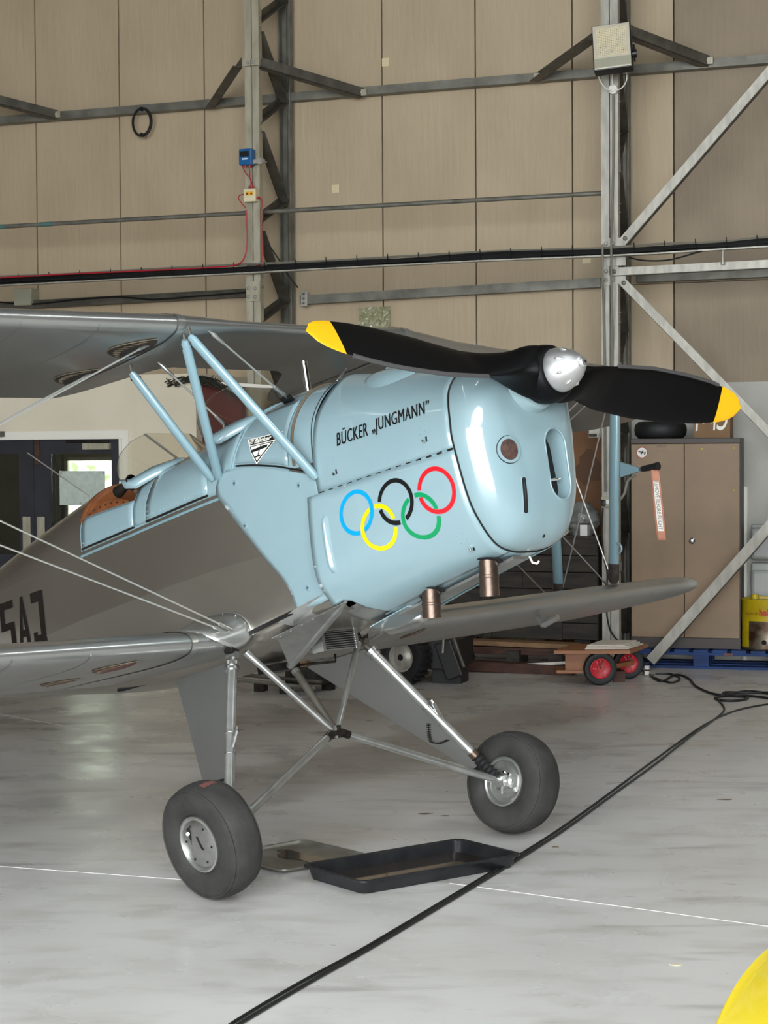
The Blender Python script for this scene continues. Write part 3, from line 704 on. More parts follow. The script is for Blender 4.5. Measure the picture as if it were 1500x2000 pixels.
# conduits down the right column
for k, (lab, pp) in enumerate((('grey conduit running down the front of the floodlight column from the round box', [(1198, 186), (1198, 300), (1196, 400), (1194, 470), (1194, 560), (1196, 700), (1195, 860)]),
                ('grey conduit rising up the left edge of the floodlight column from the tray', [(1177, 478), (1177, 540), (1179, 600), (1181, 720), (1182, 960)]))):
    P = [hp(x, y, N_COL - 0.1 if 440 < y < 580 else N_COL - 0.02) for x, y in pp]
    tag(sub('conduit', M['cable_grey'], None, lambda b: b.tube(curve_pts(P, 8), 0.0085, 8)), lab, 'conduit')
def socket(label, p0, p1, n=N_COL - 0.05, m='box_grey', plug=None):
    t, w, hh = wallbox('socket_box', label, 'socket', p0, p1, n, 0.045, m, 0.004)
    sub('cover', M['label_w'], t, lambda b: b.box((0, -0.002, hh / 2), (w * 0.4, 0.006, hh * 0.4)), smooth=0)
    return t, w, hh
socket('grey switch box on the column, upper of the two beside the blue strut', (1187, 937), (1201, 955))
tt, w, hh = socket('grey socket box with a black plug, lower on the right column', (1174, 970), (1201, 990))
sub('plug', M['black'], tt, lambda b: b.box((-w * 0.28, -0.02, hh * .4), (0.03, 0.04, 0.045)), smooth=0, bevel=0.008)
wire('black_lead', 'black lead hanging from the plug down the right column to the floor', [(1178, 992), (1176, 1040), (1180, 1090), (1186, 1120), (1184, 1180), (1190, 1225), (1206, 1250), (1230, 1262)], N_COL - 0.05, 0.006, 'cable')
t, w, hh = wallbox('isolator_box', 'white enamelled switch box left of the right column under the upper wing', 'switch box', (1149, 822), (1173, 855), N_COL + 0.1, 0.1, 'galv_b')
sub('knob', M['steel_dark'], t, lambda b: [b.lathe([(0, 0.013), (0.02, 0.011)], (w * .5, 0.03, hh * q), (1, 0, 0), 10) for q in (0.2, 0.55, 0.9)])
sub('handle', M['steel_dark'], t, lambda b: b.box((-w * .1, -0.01, 0.02), (w * .6, 0.02, 0.02)), smooth=0)
# ================================================================== THE BIPLANE
near_c, far_c = ground(415, 1757), ground(1002, 1629)      # tyre contact points
MID = (near_c + far_c) / 2
AY = (far_c - near_c).normalized()                          # towards the port wing
NH = Vector((AY.y, -AY.x, 0))                               # nose direction on the floor
TH = math.radians(13.0)
FX = math.cos(TH) * NH + Vector((0, 0, math.sin(TH)))
UZ = -math.sin(TH) * NH + Vector((0, 0, math.cos(TH)))
PM = Matrix((FX, AY, UZ)).transposed().to_4x4(); PM.translation = MID
PI_ = PM.inverted()
plane = thing('biplane', 'silver and pale blue biplane with five coloured rings on its nose', 'aeroplane', M4=PM)
HALF = (far_c - near_c).length / 2
V = Vector
def onpx(px, py, axis, val):
    n = (FX, AY, UZ)[axis]
    return PI_ @ onplane(px, py, MID + n * val, n)

# ---------------------------------------------------------------- lofted skins
class Loft:
    """half-section stations: x -> ten (y, z) control points from keel to crown"""
    def __init__(s, st, flat=None):
        s.flat = flat
        s.x = np.array([a for a, _ in st]); s.p = np.array([p for _, p in st], float)
        o = np.argsort(s.x); s.x = s.x[o]; s.p = s.p[o]
        m = len(s.x); d = np.zeros_like(s.p)
        for i in range(m):
            a, c = max(i - 1, 0), min(i + 1, m - 1)
            d[i] = (s.p[c] - s.p[a]) / (s.x[c] - s.x[a])
        s.d = d
    def sec(s, x):
        x = min(max(x, s.x[0]), s.x[-1]); i = min(int(np.searchsorted(s.x, x, side='right')) - 1, len(s.x) - 2)
        h = s.x[i + 1] - s.x[i]; t = (x - s.x[i]) / h
        return ((2 * t**3 - 3 * t**2 + 1) * s.p[i] + (t**3 - 2 * t**2 + t) * h * s.d[i] + (-2 * t**3 + 3 * t**2) * s.p[i + 1] + (t**3 - t**2) * h * s.d[i + 1])
    def pt(s, x, t):
        P = s.sec(x); n = len(P); i = min(int(t), n - 2); f = t - i
        g = lambda k: P[k] if 0 <= k < n else (np.array([-P[1][0], P[1][1]]) if k < 0 else np.array([-P[n - 2][0], P[n - 2][1]]))
        p0, p1, p2, p3 = g(i - 1), g(i), g(i + 1), g(i + 2)
        if s.flat and i in s.flat:
            q = p1 + (p2 - p1) * f; return float(q[0]), float(q[1])
        q = 0.5 * ((2 * p1) + (p2 - p0) * f + (2 * p0 - 5 * p1 + 4 * p2 - p3) * f * f + (3 * p1 - p0 - 3 * p2 + p3) * f**3)
        return float(max(q[0], 0)) if t in (0, n - 1) else float(q[0]), float(q[1])
    def nrm(s, x, t):
        a = s.pt(x, max(t - 0.05, 0)); c = s.pt(x, min(t + 0.05, 9)); dy, dz = c[0] - a[0], c[1] - a[1]
        l = math.hypot(dy, dz) or 1
        return dz / l, -dy / l
    def P(s, x, t, side=-1, off=0.0):
        y, z = s.pt(x, t); ny, nz = s.nrm(x, t)
        return V((x, side * (y + ny * off), z + nz * off))
    def t_of_z(s, x, z):
        lo, hi = 1.0, 9.0
        for _ in range(40):
            m = (lo + hi) / 2
            if s.pt(x, m)[1] < z: lo = m
            else: hi = m
        return lo
    def on(s, x, z, side=-1, off=0.0):
        return s.P(x, s.t_of_z(x, z), side, off)
def skin(loft, x0, x1, t0, t1, off=0.0, nx=24, nt=24, full=True, edge=None):
    """skin patch; full: both sides in one sheet through the crown"""
    b = MB(); rows = []
    for i in range(nx + 1):
        x = x0 + (x1 - x0) * i / nx
        ts = [t0 + (t1 - t0) * j / nt for j in range(nt + 1)]
        r = [loft.P(x, t, -1, off) for t in ts]
        if full: r = r + [loft.P(x, t, 1, off) for t in reversed(ts[:-1] if t1 >= 9 else ts)]
        rows.append(r)
    b.grid(rows)
    return b
BODY = Loft([
    (.35, [(0, .925), (.13, .928), (.22, .94), (.262, .965), (.275, 1.05), (.28, 1.25), (.272, 1.50), (.24, 1.665), (.13, 1.785), (0, 1.83)]),
    (0., [(0, .905), (.13, .907), (.22, .918), (.268, .955), (.28, 1.04), (.29, 1.215), (.28, 1.50), (.25, 1.65), (.15, 1.775), (0, 1.825)]),
    (-.25, [(0, .845), (.13, .85), (.23, .868), (.275, .92), (.283, 1.03), (.296, 1.215), (.283, 1.50), (.255, 1.63), (.16, 1.74), (0, 1.80)]),
    (-.7, [(0, .82), (.13, .825), (.23, .85), (.275, .91), (.283, 1.03), (.296, 1.2), (.28, 1.48), (.25, 1.59), (.16, 1.695), (0, 1.74)]),
    (-.85, [(0, .825), (.13, .83), (.23, .855), (.273, .915), (.28, 1.03), (.293, 1.193), (.277, 1.472), (.253, 1.592), (.165, 1.688), (0, 1.725)]),
    (-1.2, [(0, .84), (.12, .845), (.22, .87), (.265, .93), (.275, 1.035), (.288, 1.175), (.272, 1.455), (.245, 1.588), (.155, 1.69), (0, 1.74)]),
    (-1.7, [(0, .90), (.11, .905), (.19, .93), (.235, .975), (.25, 1.04), (.264, 1.145), (.25, 1.425), (.2, 1.53), (.11, 1.62), (0, 1.665)]),
    (-2.4, [(0, .98), (.08, .985), (.14, 1.0), (.175, 1.03), (.19, 1.08), (.202, 1.15), (.19, 1.38), (.14, 1.445), (.08, 1.49), (0, 1.51)]),
    (-3.7, [(0, 1.13), (.02, 1.13), (.035, 1.14), (.045, 1.15), (.05, 1.17), (.05, 1.2), (.045, 1.3), (.035, 1.31), (.02, 1.32), (0, 1.325)])], flat=(4, 5))
FRONT = [(0, 1.012), (.08, 1.017), (.155, 1.045), (.215, 1.119), (.256, 1.214), (.283, 1.385), (.283, 1.466), (.257, 1.593), (.15, 1.675), (0, 1.695)]
UPPER = Loft([(1.03, FRONT),
    (.65, [(0, .95), (.1, .953), (.19, .985), (.25, 1.06), (.275, 1.17), (.284, 1.382), (.282, 1.49), (.25, 1.63), (.14, 1.73), (0, 1.76)]),
    (.31, [(0, .89), (.1, .9), (.19, .93), (.25, 1.0), (.27, 1.15), (.282, 1.379), (.278, 1.53), (.225, 1.675), (.11, 1.79), (0, 1.84)])])
LOWER = Loft([(1.03, FRONT),
    (.65, [(0, .95), (.1, .953), (.195, .985), (.262, 1.06), (.300, 1.17), (.293, 1.382), (.282, 1.49), (.25, 1.63), (.14, 1.73), (0, 1.76)]),
    (.31, [(0, .88), (.11, .885), (.215, .92), (.285, .985), (.335, 1.10), (.312, 1.374), (.278, 1.53), (.225, 1.675), (.11, 1.79), (0, 1.84)])])

# fabric fuselage (below the longeron all the way, above it behind the cockpit)
fus = skin(BODY, -3.7, .35, 0, 6, 0, 60, 30, True).build('fuselage', M['dope_body'], plane, smooth=4)
skin(BODY, -3.7, -1.16, 6, 9, 0, 34, 14, True).build('rear_decking', M['dope_body'], plane, smooth=50)
# metal decking ahead of and between the cockpits
def deck(x0, x1, t1=9, off=0.001, nx=14):
    if t1 >= 9: return skin(BODY, x0, x1, 6, 9, off, nx, 14, True)
    b = MB()
    for s in (-1, 1): b.grid([[BODY.P(x0 + (x1 - x0) * i / nx, 6 + (t1 - 6) * j / 10, s, off) for j in range(11)] for i in range(nx + 1)])
    return b
deck(-.13, .33).build('front_decking', M['blue'], plane, smooth=60)
deck(-.45, -.13, 8.1).build('cockpit_side', M['blue'], plane, smooth=60, solid=0.006)
deck(-.80, -.45).build('middle_decking', M['blue'], plane, smooth=60)
deck(-1.165, -.80, 7.0).build('cockpit_side', M['blue'], plane, smooth=60, solid=0.006)
# dark cockpit wells
for x0, x1, zt in ((-.45, -.13, 1.70), (-1.165, -.80, 1.55)):
    sub('cockpit_well', M['void'], plane, lambda b: b.box(((x0 + x1) / 2, 0, 1.2), (x1 - x0 - 0.01, 0.42, 0.7 if zt < 1.6 else 0.6)), smooth=0)
    sub('seat_back', M['leather'], plane, lambda b: b.box((x0 + 0.05, 0, zt - 0.16), (0.05, 0.36, 0.34)), smooth=0, bevel=0.02)
# tan leather coaming behind the rear cockpit, with studs
lb = MB(); rows = []
for i in range(25):
    t = 6.9 + 2.1 * i / 24
    rows.append((t, [BODY.P(-1.16 - 0.00, t, -1, -0.02), BODY.P(-1.165, t, -1, 0.006), BODY.P(-1.18, t, -1, 0.010), BODY.P(-1.195, t, -1, 0.003)]))
R_ = [r for _, r in rows] + [[V((p.x, -p.y, p.z)) for p in r] for _, r in reversed(rows[:-1])]
cm = lb.grid(R_).build('leather_coaming', M['leather'], plane, smooth=60)
# upright leather back of the cockpit opening seen above the sill
lw = MB()
rim = [BODY.P(-1.17, 6.85 + 2.15 * i / 20, s, -0.012) for s, rr in ((-1, range(21)), (1, range(19, -1, -1))) for i in rr]
front_rim = [p + V((0.02, 0, -0.005)) for p in rim]
low = [V((p.x + 0.02, p.y * 0.9, 1.50)) for p in rim]
lw.grid([rim, front_rim, low]).build('cockpit_leather', M['leather'], plane, smooth=50)
edge = [BODY.P(-1.10 + 0.27 * 0, 6.9, -1)]
sill = MB()
lp = [V((-.80 - .365 * i / 16, -(BODY.pt(-.80 - .365 * i / 16, 7.0)[0]) - 0.001, BODY.pt(-.80 - .365 * i / 16, 7.0)[1])) for i in range(17)]
sill.tube(lp, 0.007, 8); sill.tube([V((p.x, -p.y, p.z)) for p in lp], 0.007, 8)
sill.build('cockpit_rim', M['blue_tube'], plane)
# curved leather wrap visible above the starboard sill
wr = MB(); N_ = 16; a_ = []; c_ = []
for i in range(N_ + 1):
    f = i / N_; x = -1.16 + .33 * f
    y, z = BODY.pt(x, 6.95); h = 0.055 * math.sin(math.pi * min(1, 0.12 + f * 0.88)) ** 0.7 if f < 1 else 0.01
    a_.append(V((x, -y + 0.004, z))); c_.append(V((x, -y + 0.028, z + h * 0.95)))
wr.grid([a_, c_, [p + V((0, .012, -.004)) for p in c_]]).build('leather_padding', M['leather'], plane, smooth=50, solid=0.004)
st = MB()
for i in range(1, N_, 2):
    p = a_[i].lerp(c_[i], 0.72); st.lathe([(0, 0.005), (0.003, 0.003)], p + V((0, -0.003, 0)), (0, -1, 0.2), 7)
tag(st.build('leather_stud', M['steel_dark'], plane), kind='stuff')

# hinged cockpit door flaps along the longeron with their piano hinges
def side_patch(loft, poly_rows, off):
    b = MB(); b.grid([[loft.P(x, t, -1, off) for x, t in r] for r in poly_rows]); return b
for nm, x0, x1, t1 in (('cockpit_flap', -1.165, -.79, 7.0), ('cockpit_flap', -.70, -.29, 7.9)):
    b = MB(); b.grid([[BODY.P(x0 + (x1 - x0) * i / 10, 6.05 + (t1 - 6.05) * j / 8, -1, 0.006) for j in range(9)] for i in range(11)])
    fp = b.build(nm, M['blue'], plane, smooth=60, solid=0.004)
    hg = MB(); hg.tube([BODY.P(x0 + (x1 - x0) * i / 10, 6.04, -1, 0.006) for i in range(11)], 0.005, 6)
    hg.build('hinge', M['steel_dark'], fp)
    rv = MB()
    for i in range(18):
        p = BODY.P(x0 + 0.01 + (x1 - x0 - 0.02) * i / 17, 6.17, -1, 0.008); rv.lathe([(0, 0.0035), (0.0025, 0.002)], p, (0, -1, 0.1), 6)
    tag(rv.build('rivet_row', M['blue_tube'], fp), kind='stuff')
b = MB(); b.grid([[BODY.P(-.79 + .10 * i / 4, 6.05 + 2.2 * j / 10, -1, 0.004) for j in range(11)] for i in range(5)])
b.build('deck_strip', M['blue'], plane, smooth=60, solid=0.003)
# longeron trim under the flaps
b = MB(); b.tube([BODY.P(-1.18 + .95 * i / 20, 5.93, -1, 0.003) for i in range(21)], 0.006, 6); b.build('longeron_trim', M['blue_tube'], plane)
b = MB(); b.tube([BODY.P(-1.17, 6 + .9 * i / 8, -1, 0.004) for i in range(9)], 0.004, 6); b.build('flap_edge', M['blue_tube'], plane)

# leading frame hoop and front locker panel
def hoop(nm, x, t0, r, m, off=0.004, tilt=0.0):
    b = MB()
    pts = [BODY.P(x + tilt * (t - 6), t, -1, off) for t in [t0 + (9 - t0) * i / 16 for i in range(17)]]
    pts += [V((p.x, -p.y, p.z)) for p in reversed(pts[:-1])]
    b.tube(pts, r, 8); return b.build(nm, m, plane)
hoop('deck_hoop', -.145, 6.25, 0.0065, M['blue_tube'], 0.004, 0.03)
hoop('strap', .215, 6.05, 0.006, M['strap'], 0.004, -0.004)
hoop('cowl_joint', .316, 5.2, 0.0018, M['steel_dark'], 0.002)
b = MB(); lp_rows = []
for i in range(13):
    x = -.115 + .30 * i / 12; zb__ = float(np.interp(x, [-.16, -.1, 0, .12, .24, .345], [1.579, 1.572, 1.552, 1.52, 1.478, 1.44])) + .02
    t0_ = BODY.t_of_z(x, zb__); lp_rows.append([BODY.P(x, t0_ + (7.9 - t0_) * j / 10, -1, 0.005) for j in range(11)])
b.grid(lp_rows)
b.build('locker_panel', M['blue'], plane, smooth=60, solid=0.005)
b = MB(); b.tube([BODY.on(-.11 + .385 * i / 12, float(np.interp(-.11 + .385 * i / 12, [-.16, -.1, 0, .12, .24, .345], [1.579, 1.572, 1.552, 1.52, 1.478, 1.44])) + .010, -1, 0.005) for i in range(13)], 0.004, 6); b.build('panel_gap', M['ink'], plane)

# blue side plate over the firewall bay
poly = [(-.235, 1.497), (-.232, 1.53), (-.205, 1.565), (-.165, 1.579), (-.10, 1.572), (.0, 1.552), (.12, 1.52), (.24, 1.478), (.345, 1.44), (.345, 1.2), (.345, 1.02), (.30, 1.0), (.23, .984), (.16, .972), (.118, .975), (.105, 1.0), (.098, 1.05), (.06, 1.12), (-.02, 1.22), (-.10, 1.32), (-.17, 1.41)]
b = MB()
def pin(x, z, side=-1, off=0.006): return BODY.on(x, z, side, off)
lft = sorted([(z, x) for x, z in [(.345, .985), (.23, .972), (.16, .966), (.118, .975), (.105, 1.0), (.098, 1.05), (.06, 1.12), (-.02, 1.22), (-.10, 1.32), (-.17, 1.41), (-.235, 1.497), (-.232, 1.53), (-.205, 1.565), (-.165, 1.579)] if x < .2])
rgt = [(.984, .24), (1.004, .345), (1.44, .345), (1.478, .24), (1.52, .12), (1.552, .0), (1.572, -.10), (1.579, -.16)]
rows = []
for i in range(41):
    z = .984 + (1.578 - .984) * i / 40
    xl_ = float(np.interp(z, [q[0] for q in lft], [q[1] for q in lft])); xr_ = float(np.interp(z, [q[0] for q in rgt], [q[1] for q in rgt]))
    rows.append([pin(xl_ + (xr_ - xl_) * j / 14, z) for j in range(15)])
b.grid(rows)
sp = b.build('side_plate', M['blue'], plane, smooth=50, solid=0.008)
for (x, z) in ((-.118, 1.517), (.235, 1.43), (-.09, 1.345), (.193, 1.052)):
    p = pin(x, z, -1, 0.010)
    k = sub('quarter_turn_fastener', M['blue_tube'], sp, lambda b: b.lathe([(0, 0.013), (0.002, 0.0125), (0.003, 0.008), (0.001, 0.0075)], p, (0, -1, 0), 14))
    sub('fastener_slot', M['alu'], k, lambda b: (b.box(p + V((0, -0.0035, 0)), (0.012, 0.002, 0.003)), b.box(p + V((0, -0.0035, 0)), (0.003, 0.002, 0.012))), smooth=0)

# ---------------------------------------------------------------- engine cowling
up_ = skin(UPPER, .33, 1.028, 5.0, 9, 0.004, 26, 24, True).build('upper_cowling', M['blue'], plane, smooth=60, solid=0.005)
def lowskin(side):
    b = MB(); rows = []
    for i in range(27):
        x = .30 + (1.028 - .30) * i / 26
        t0 = float(np.interp(x, [.30, .365, .39, .425, .445], [2.75, 2.8, 2.55, 1.6, 1.15]))
        rows.append([LOWER.P(x, t0 + (4.98 - t0) * j / 22, side, 0.004) for j in range(23)])
    b.grid(rows); return b
low_ = lowskin(-1).build('lower_cowling', M['blue'], plane, smooth=60, solid=0.006)
lowskin(1).build('lower_cowling', M['blue'], plane, smooth=60, solid=0.006)
skin(LOWER, .40, 1.028, 0, 1.12, 0.0, 14, 6, True).build('cowl_floor', M['blue'], plane, smooth=60, solid=0.004)
sub('engine_bay', M['void'], plane, lambda b: b.box((.66, 0, 1.32), (.62, .36, .5)), smooth=0)
# piano hinge of the cowling, built leaf by leaf
for k in range(27):
    x0 = .34 + .0255 * k
    p, q = UPPER.P(x0 + 0.001, 4.99, -1, 0.007), UPPER.P(x0 + 0.0245, 4.99, -1, 0.007)
    sub('hinge_knuckle', M['blue_tube'] if k % 2 else M['steel_dark'], up_, lambda b: b.tube([p, q], 0.0042, 6))
# blister on the upper cowling
bl = MB(); rows = []
for i in range(15):
    f = i / 14; x = .50 + .27 * f; w = 0.075 * math.sin(math.pi * min(f * 0.92 + 0.04, 1)) ** 0.5
    rows.append([UPPER.P(x, 8.25 + (w / 0.11) * (j / 6 - 1), -1, 0.004 + 0.026 * math.sin(math.pi * j / 12) * math.sin(math.pi * (f * 0.92 + .04)) ** 0.6) for j in range(13)])
bl.grid(rows).build('cowl_blister', M['blue'], plane, smooth=70)
# pressed louvre bulge on the lower cowling
bl = MB(); rows = []
for i in range(21):
    f = i / 20; z = 1.284 - .21 * f; w = 0.017 * min(1, math.sin(math.pi * (0.03 + .94 * f)) * 3) ** 0.5
    rows.append([LOWER.on(.383 + .006 * f + w * (j / 5 - 1), z, -1, 0.0065 + 0.016 * math.sin(math.pi * j / 10) * min(1, 3 * math.sin(math.pi * (0.02 + .96 * f)))) for j in range(11)])
bl.grid(rows).build('cowl_bulge', M['blue'], plane, smooth=70)
# spring latches and rivet groups
def latch(loft, x, z, par):
    p = loft.on(x, z, -1, 0.006)
    k = sub('cowl_latch', M['chrome'], par, lambda b: (b.tube([p, p + V((0.006, -0.012, 0.002)), p + V((0.014, -0.016, -0.006))], 0.0035, 6), b.lathe([(0, 0.006), (0.003, 0.005)], p, (0, -1, 0), 10)))
    sub('latch_slot', M['ink'], k, lambda b: b.box(p + V((0.016, -0.001, 0.004)), (0.006, 0.003, 0.018)), smooth=0)
    for (dx, dz) in ((-.014, .05), (.012, .06), (-.014, .026), (.012, .034)):
        q = loft.on(x + dx, z + dz, -1, 0.006)
        sub('rivet', M['blue_tube'], par, lambda b: b.lathe([(0, 0.0035), (0.0022, 0.0022)], q, (0, -1, 0), 6))
for px, py, lf, par in ((652, 925, UPPER, up_), (828, 862, UPPER, up_), (880, 1074, LOWER, low_), (752, 1170, LOWER, low_)):
    w = onpx(px, py, 1, -.29); latch(lf, w.x, w.z, par)
for k in range(9):
    q = UPPER.P(.38 + .075 * k, 5.12, -1, 0.006)
    sub('rivet', M['blue_tube'], up_, lambda b: b.lathe([(0, 0.003), (0.002, 0.002)], q, (0, -1, 0), 6))

# exhaust flap and outlet lip below the cowling
b = MB(); b.plate([(.50, -.10, .915), (.47, .10, .915), (.24, .09, .868), (.30, -.11, .872)], (0, 0, .004))
b.build('outlet_flap', M['blue'], plane, smooth=0)
for x, z0, z1, sl in ((.642, .985, .852, .028), (.938, 1.03, .878, .03)):
    e = sub('exhaust_stub', M['copper'], plane, lambda b: (b.lathe([(0, .0335), (z0 - z1, .0345), (z0 - z1 + .0005, .031), (z0 - z1 - .05, .03)], (x, -.105, z0), (-.17, 0, -1), 28)), smooth=40)
    sub('stub_seam', M['copper'], e, lambda b: b.lathe([(.075, .0342), (.078, .0356), (.084, .0356), (.087, .0346)], (x, -.105, z0), (-.17, 0, -1), 28))
    sub('cowl_cutout', M['void'], plane, lambda b: b.lathe([(0, .047), (.003, .047)], (x + .004, -.108, LOWER.on(x, .97).z - .0 if 0 else LOWER.pt(x, 1.3)[1] - 0.006), (-.05, -.25, -1), 28))
b = MB(); b.plate([(.42, -.07, .905), (1.02, -.07, 1.0), (1.02, .0, .995), (.42, .0, .90)], (0, 0, -.01)); b.build('belly_strip', M['silver'], plane, smooth=0)
b = MB(); b.tube([(.99, .05, 1.0), (1.0, .05, .975), (1.02, .05, .968), (1.03, .05, .975)], 0.004, 6); b.build('drain_hook', M['white_paint'], plane)

# ---------------------------------------------------------------- nose bowl
cz = 1.36
def bowl(s, a):
    """s 0..1 along the rounding, a: control parameter around the section (0 keel .. 9 crown)"""
    y, z = FRONT_L.pt(1.03, a)
    ph = s * math.pi / 2
    l0 = math.hypot(y, z - cz) or 1; cs2 = (y / l0) ** 2
    rr = .175 * cs2 + (.075 if z > cz else .215) * (1 - cs2)
    inset = rr * (1 - math.cos(ph)); l = math.hypot(y, z - cz) or 1
    k = max(0, 1 - inset / l)
    dx = 0.135 * math.sin(ph) ** .92
    return V((1.033 + dx, y * k, cz + (z - cz) * k))
FRONT_L = Loft([(1.03, FRONT), (1.0, FRONT)])
nb_ = MB(); rows = []
tt_ = [9 * j / 48 for j in range(49)]
for i in range(17):
    s = i / 16
    r = [bowl(s, t) for t in tt_]; r = [V((p.x, -p.y, p.z)) for p in r] + [p for p in reversed(r[1:-1])]
    rows.append(r)
last = rows[-1]
for f in (.9, .8, .65, .5, .35, .2, .08, .004):
    rows.append([V((1.174 + (p.x - 1.174) * f ** 3, p.y * f, 1.36 + (p.z - 1.36) * f)) for p in last])
nose = nb_.grid(rows, closed=True).build('nose_bowl', M['blue'], plane, smooth=75)
from mathutils.bvhtree import BVHTree
_bm = bmesh.new(); _bm.from_mesh(nose.data); NOSE_BVH = BVHTree.FromBMesh(_bm)
def nose_at(px, py):
    """local point of the bowl seen at a pixel"""
    o = PI_ @ CAM; d = (PI_.to_3x3() @ ray(px, py)).normalized()
    h = NOSE_BVH.ray_cast(o, d)
    return (h[0], h[1]) if h[0] is not None else (onpx(px, py, 0, 1.16), V((1, 0, 0)))
def pad(nm, m, c, nrm, hw, hh, par, dep=0.003, rnd_=None, n=28, inner=None):
    """rounded slot-shaped disc lying on the bowl at c"""
    nrm = nrm.normalized(); yv = V((0, 1, 0)); yv = (yv - nrm * yv.dot(nrm)).normalized(); zv = nrm.cross(yv) * -1
    if zv.z < 0: zv = -zv
    pts = []
    for k in range(n):
        a = 2 * math.pi * (k + .5) / n; r = min(hw, hh)
        pts.append(c + yv * (math.cos(a) * r + (hw - r) * (1 if math.cos(a) > 0 else -1)) + zv * (math.sin(a) * r + (hh - r) * (1 if math.sin(a) > 0 else -1)) - nrm * 0.002)
    pts = [p_.lerp(pts[(k + 1) % n], q / 6) for k, p_ in enumerate(pts) for q in range(6)]
    def drape(p):
        h = NOSE_BVH.ray_cast(p + nrm * .1, -nrm); return (h[0] if h[0] is not None else p) - nrm * .0015
    base_c = c; raw = pts; pts = [drape(p) for p in pts]
    b = MB()
    if not inner and min(hw, hh) < .02:
        mid_ = [base_c + zv * min(max((p - base_c).dot(zv), -(hh - hw)), hh - hw) for p in raw]
        b.grid([[drape(m_.lerp(p, f)) + nrm * dep for m_, p in zip(mid_, raw)] for f in (.05, .5, 1)] + [pts], closed=True); return b.build(nm, m, par, smooth=30)
    if not inner:
        rws = [[drape(base_c + (p - base_c) * f) + nrm * dep for p in raw] for f in (.02, .35, .7, 1.0)]
        b.grid(rws + [pts], closed=True); return b.build(nm, m, par, smooth=30)
    if inner:
        q = [drape(base_c + (p - base_c) * inner) for p in raw]
        b.grid([q, pts, [p + nrm * dep for p in pts], [p + nrm * dep for p in q]], closed=True)
    else: b.plate(pts, nrm * dep)
    return b.build(nm, m, par, smooth=30)
c, nn = nose_at(994, 878)
pad('inlet_gauze', M['mesh_brown'], c, nn, .0365, .0365, nose, 0.004)
pad('inlet_rim', M['blue'], c, nn, .047, .047, nose, 0.007, inner=0.79)
pad('inlet_joint', M['ink'], c, nn, .0495, .0495, nose, 0.0028, inner=0.96)
c, nn = nose_at(1026, 967)
pad('cooling_slot', M['void'], c, nn, .0085, .066, nose, 0.003)
pad('slot_lip', M['blue'], c, nn, .0115, .069, nose, 0.004, inner=0.9)
c, nn = nose_at(1062, 1047); pad('drain_hole', M['void'], c, nn, .006, .007, nose, 0.003)
# large air intake on the port side: deep scoop with rounded lip
c, nn = nose_at(1092, 905)
ic = V((c.x, c.y, c.z)); nn = V((1, 0.12, 0.02)).normalized()
yv = V((0, 1, 0)); yv = (yv - nn * yv.dot(nn)).normalized(); zv = (nn.cross(yv)) * (1 if nn.cross(yv).z > 0 else -1)
def slot(hw, hh, dx, n=36):
    out = []
    r = min(hw, hh)
    for k in range(n):
        a = 2 * math.pi * k / n
        out.append(ic + yv * (math.cos(a) * r + (hw - r) * (1 if math.cos(a) > 0 else -1)) + zv * (math.sin(a) * r + (hh - r) * (1 if math.sin(a) > 0 else -1)) + nn * dx)
    return out
HW, HH = .062, .128
ct = MB(); ct.plate(slot(HW, HH, -.068), nn * 0.16)
cut = ct.build('cutter', M['blue'], None, smooth=0); cut.parent = plane
md = nose.modifiers.new('cut', 'BOOLEAN'); md.operation = 'DIFFERENCE'; md.object = cut; md.solver = 'EXACT'
bpy.context.view_layer.update()
me2 = bpy.data.meshes.new_from_object(nose.evaluated_get(bpy.context.evaluated_depsgraph_get()))
nose.modifiers.clear(); nose.data = me2; bpy.data.objects.remove(cut)
me2.materials.clear(); me2.materials.append(M['blue'])
me2.polygons.foreach_set('use_smooth', [True] * len(me2.polygons)); me2.set_sharp_from_angle(angle=math.radians(38))
lipb = MB(); lr = []
for p in slot(HW, HH, .2, 48):
    h = NOSE_BVH.ray_cast(p, -nn); lr.append((h[0] if h[0] is not None else p - nn * .2) - nn * .002)
lipb.tube(lr + [lr[0]], .0042, 8, caps=False)
scoop = lipb.build('intake_lip', M['blue'], nose, smooth=60)
sub('intake_opening', M['void'], nose, lambda b: b.plate(slot(HW * .985, HH * .96, -.0665), nn * .004), smooth=0)
sub('intake_stay', M['chrome'], nose, lambda b: b.tube([ic - zv * HH * .36 - nn * .075, ic + yv * .02 - zv * HH * .37 - nn * .04, ic + yv * .035 - zv * HH * .375 - nn * .03], [0.007, 0.006, 0.003], 8))
sub('intake_spring', M['ink'], nose, lambda b: b.tube([ic + zv * HH * .72 - nn * .078, ic + yv * .01 + zv * HH * .66 - nn * .05, ic + yv * .028 + zv * HH * .78 - nn * .05], .003, 6))
# dark joint between bowl and cowling
jb = MB(); jr = [FRONT_L.P(1.0, t, -1, 0.002) for t in tt_]
jp = [V((1.0305, p.y, p.z)) for p in jr] + [V((1.0305, -p.y, p.z)) for p in reversed(jr[1:-1])]
jb.tube(jp + [jp[0]], 0.0032, 6, caps=False); jb.build('cowl_joint', M['ink'], plane)
# collar of the propeller shaft
HUB = V((1.265, 0, 1.592))
sub('shaft_collar', M['blue'], nose, lambda b: (b.lathe([(-.14, .150), (-.10, .132), (-.07, .118), (-.045, .110), (-.032, .104), (-.03, .092), (-.07, .085)], HUB + V((-.025, 0, 0)), (1, 0, 0), 48), setattr(b, 'v', [(x, y, z if z < 1.6 else 1.6 + (z - 1.6) * .55) for x, y, z in b.v])), smooth=60)
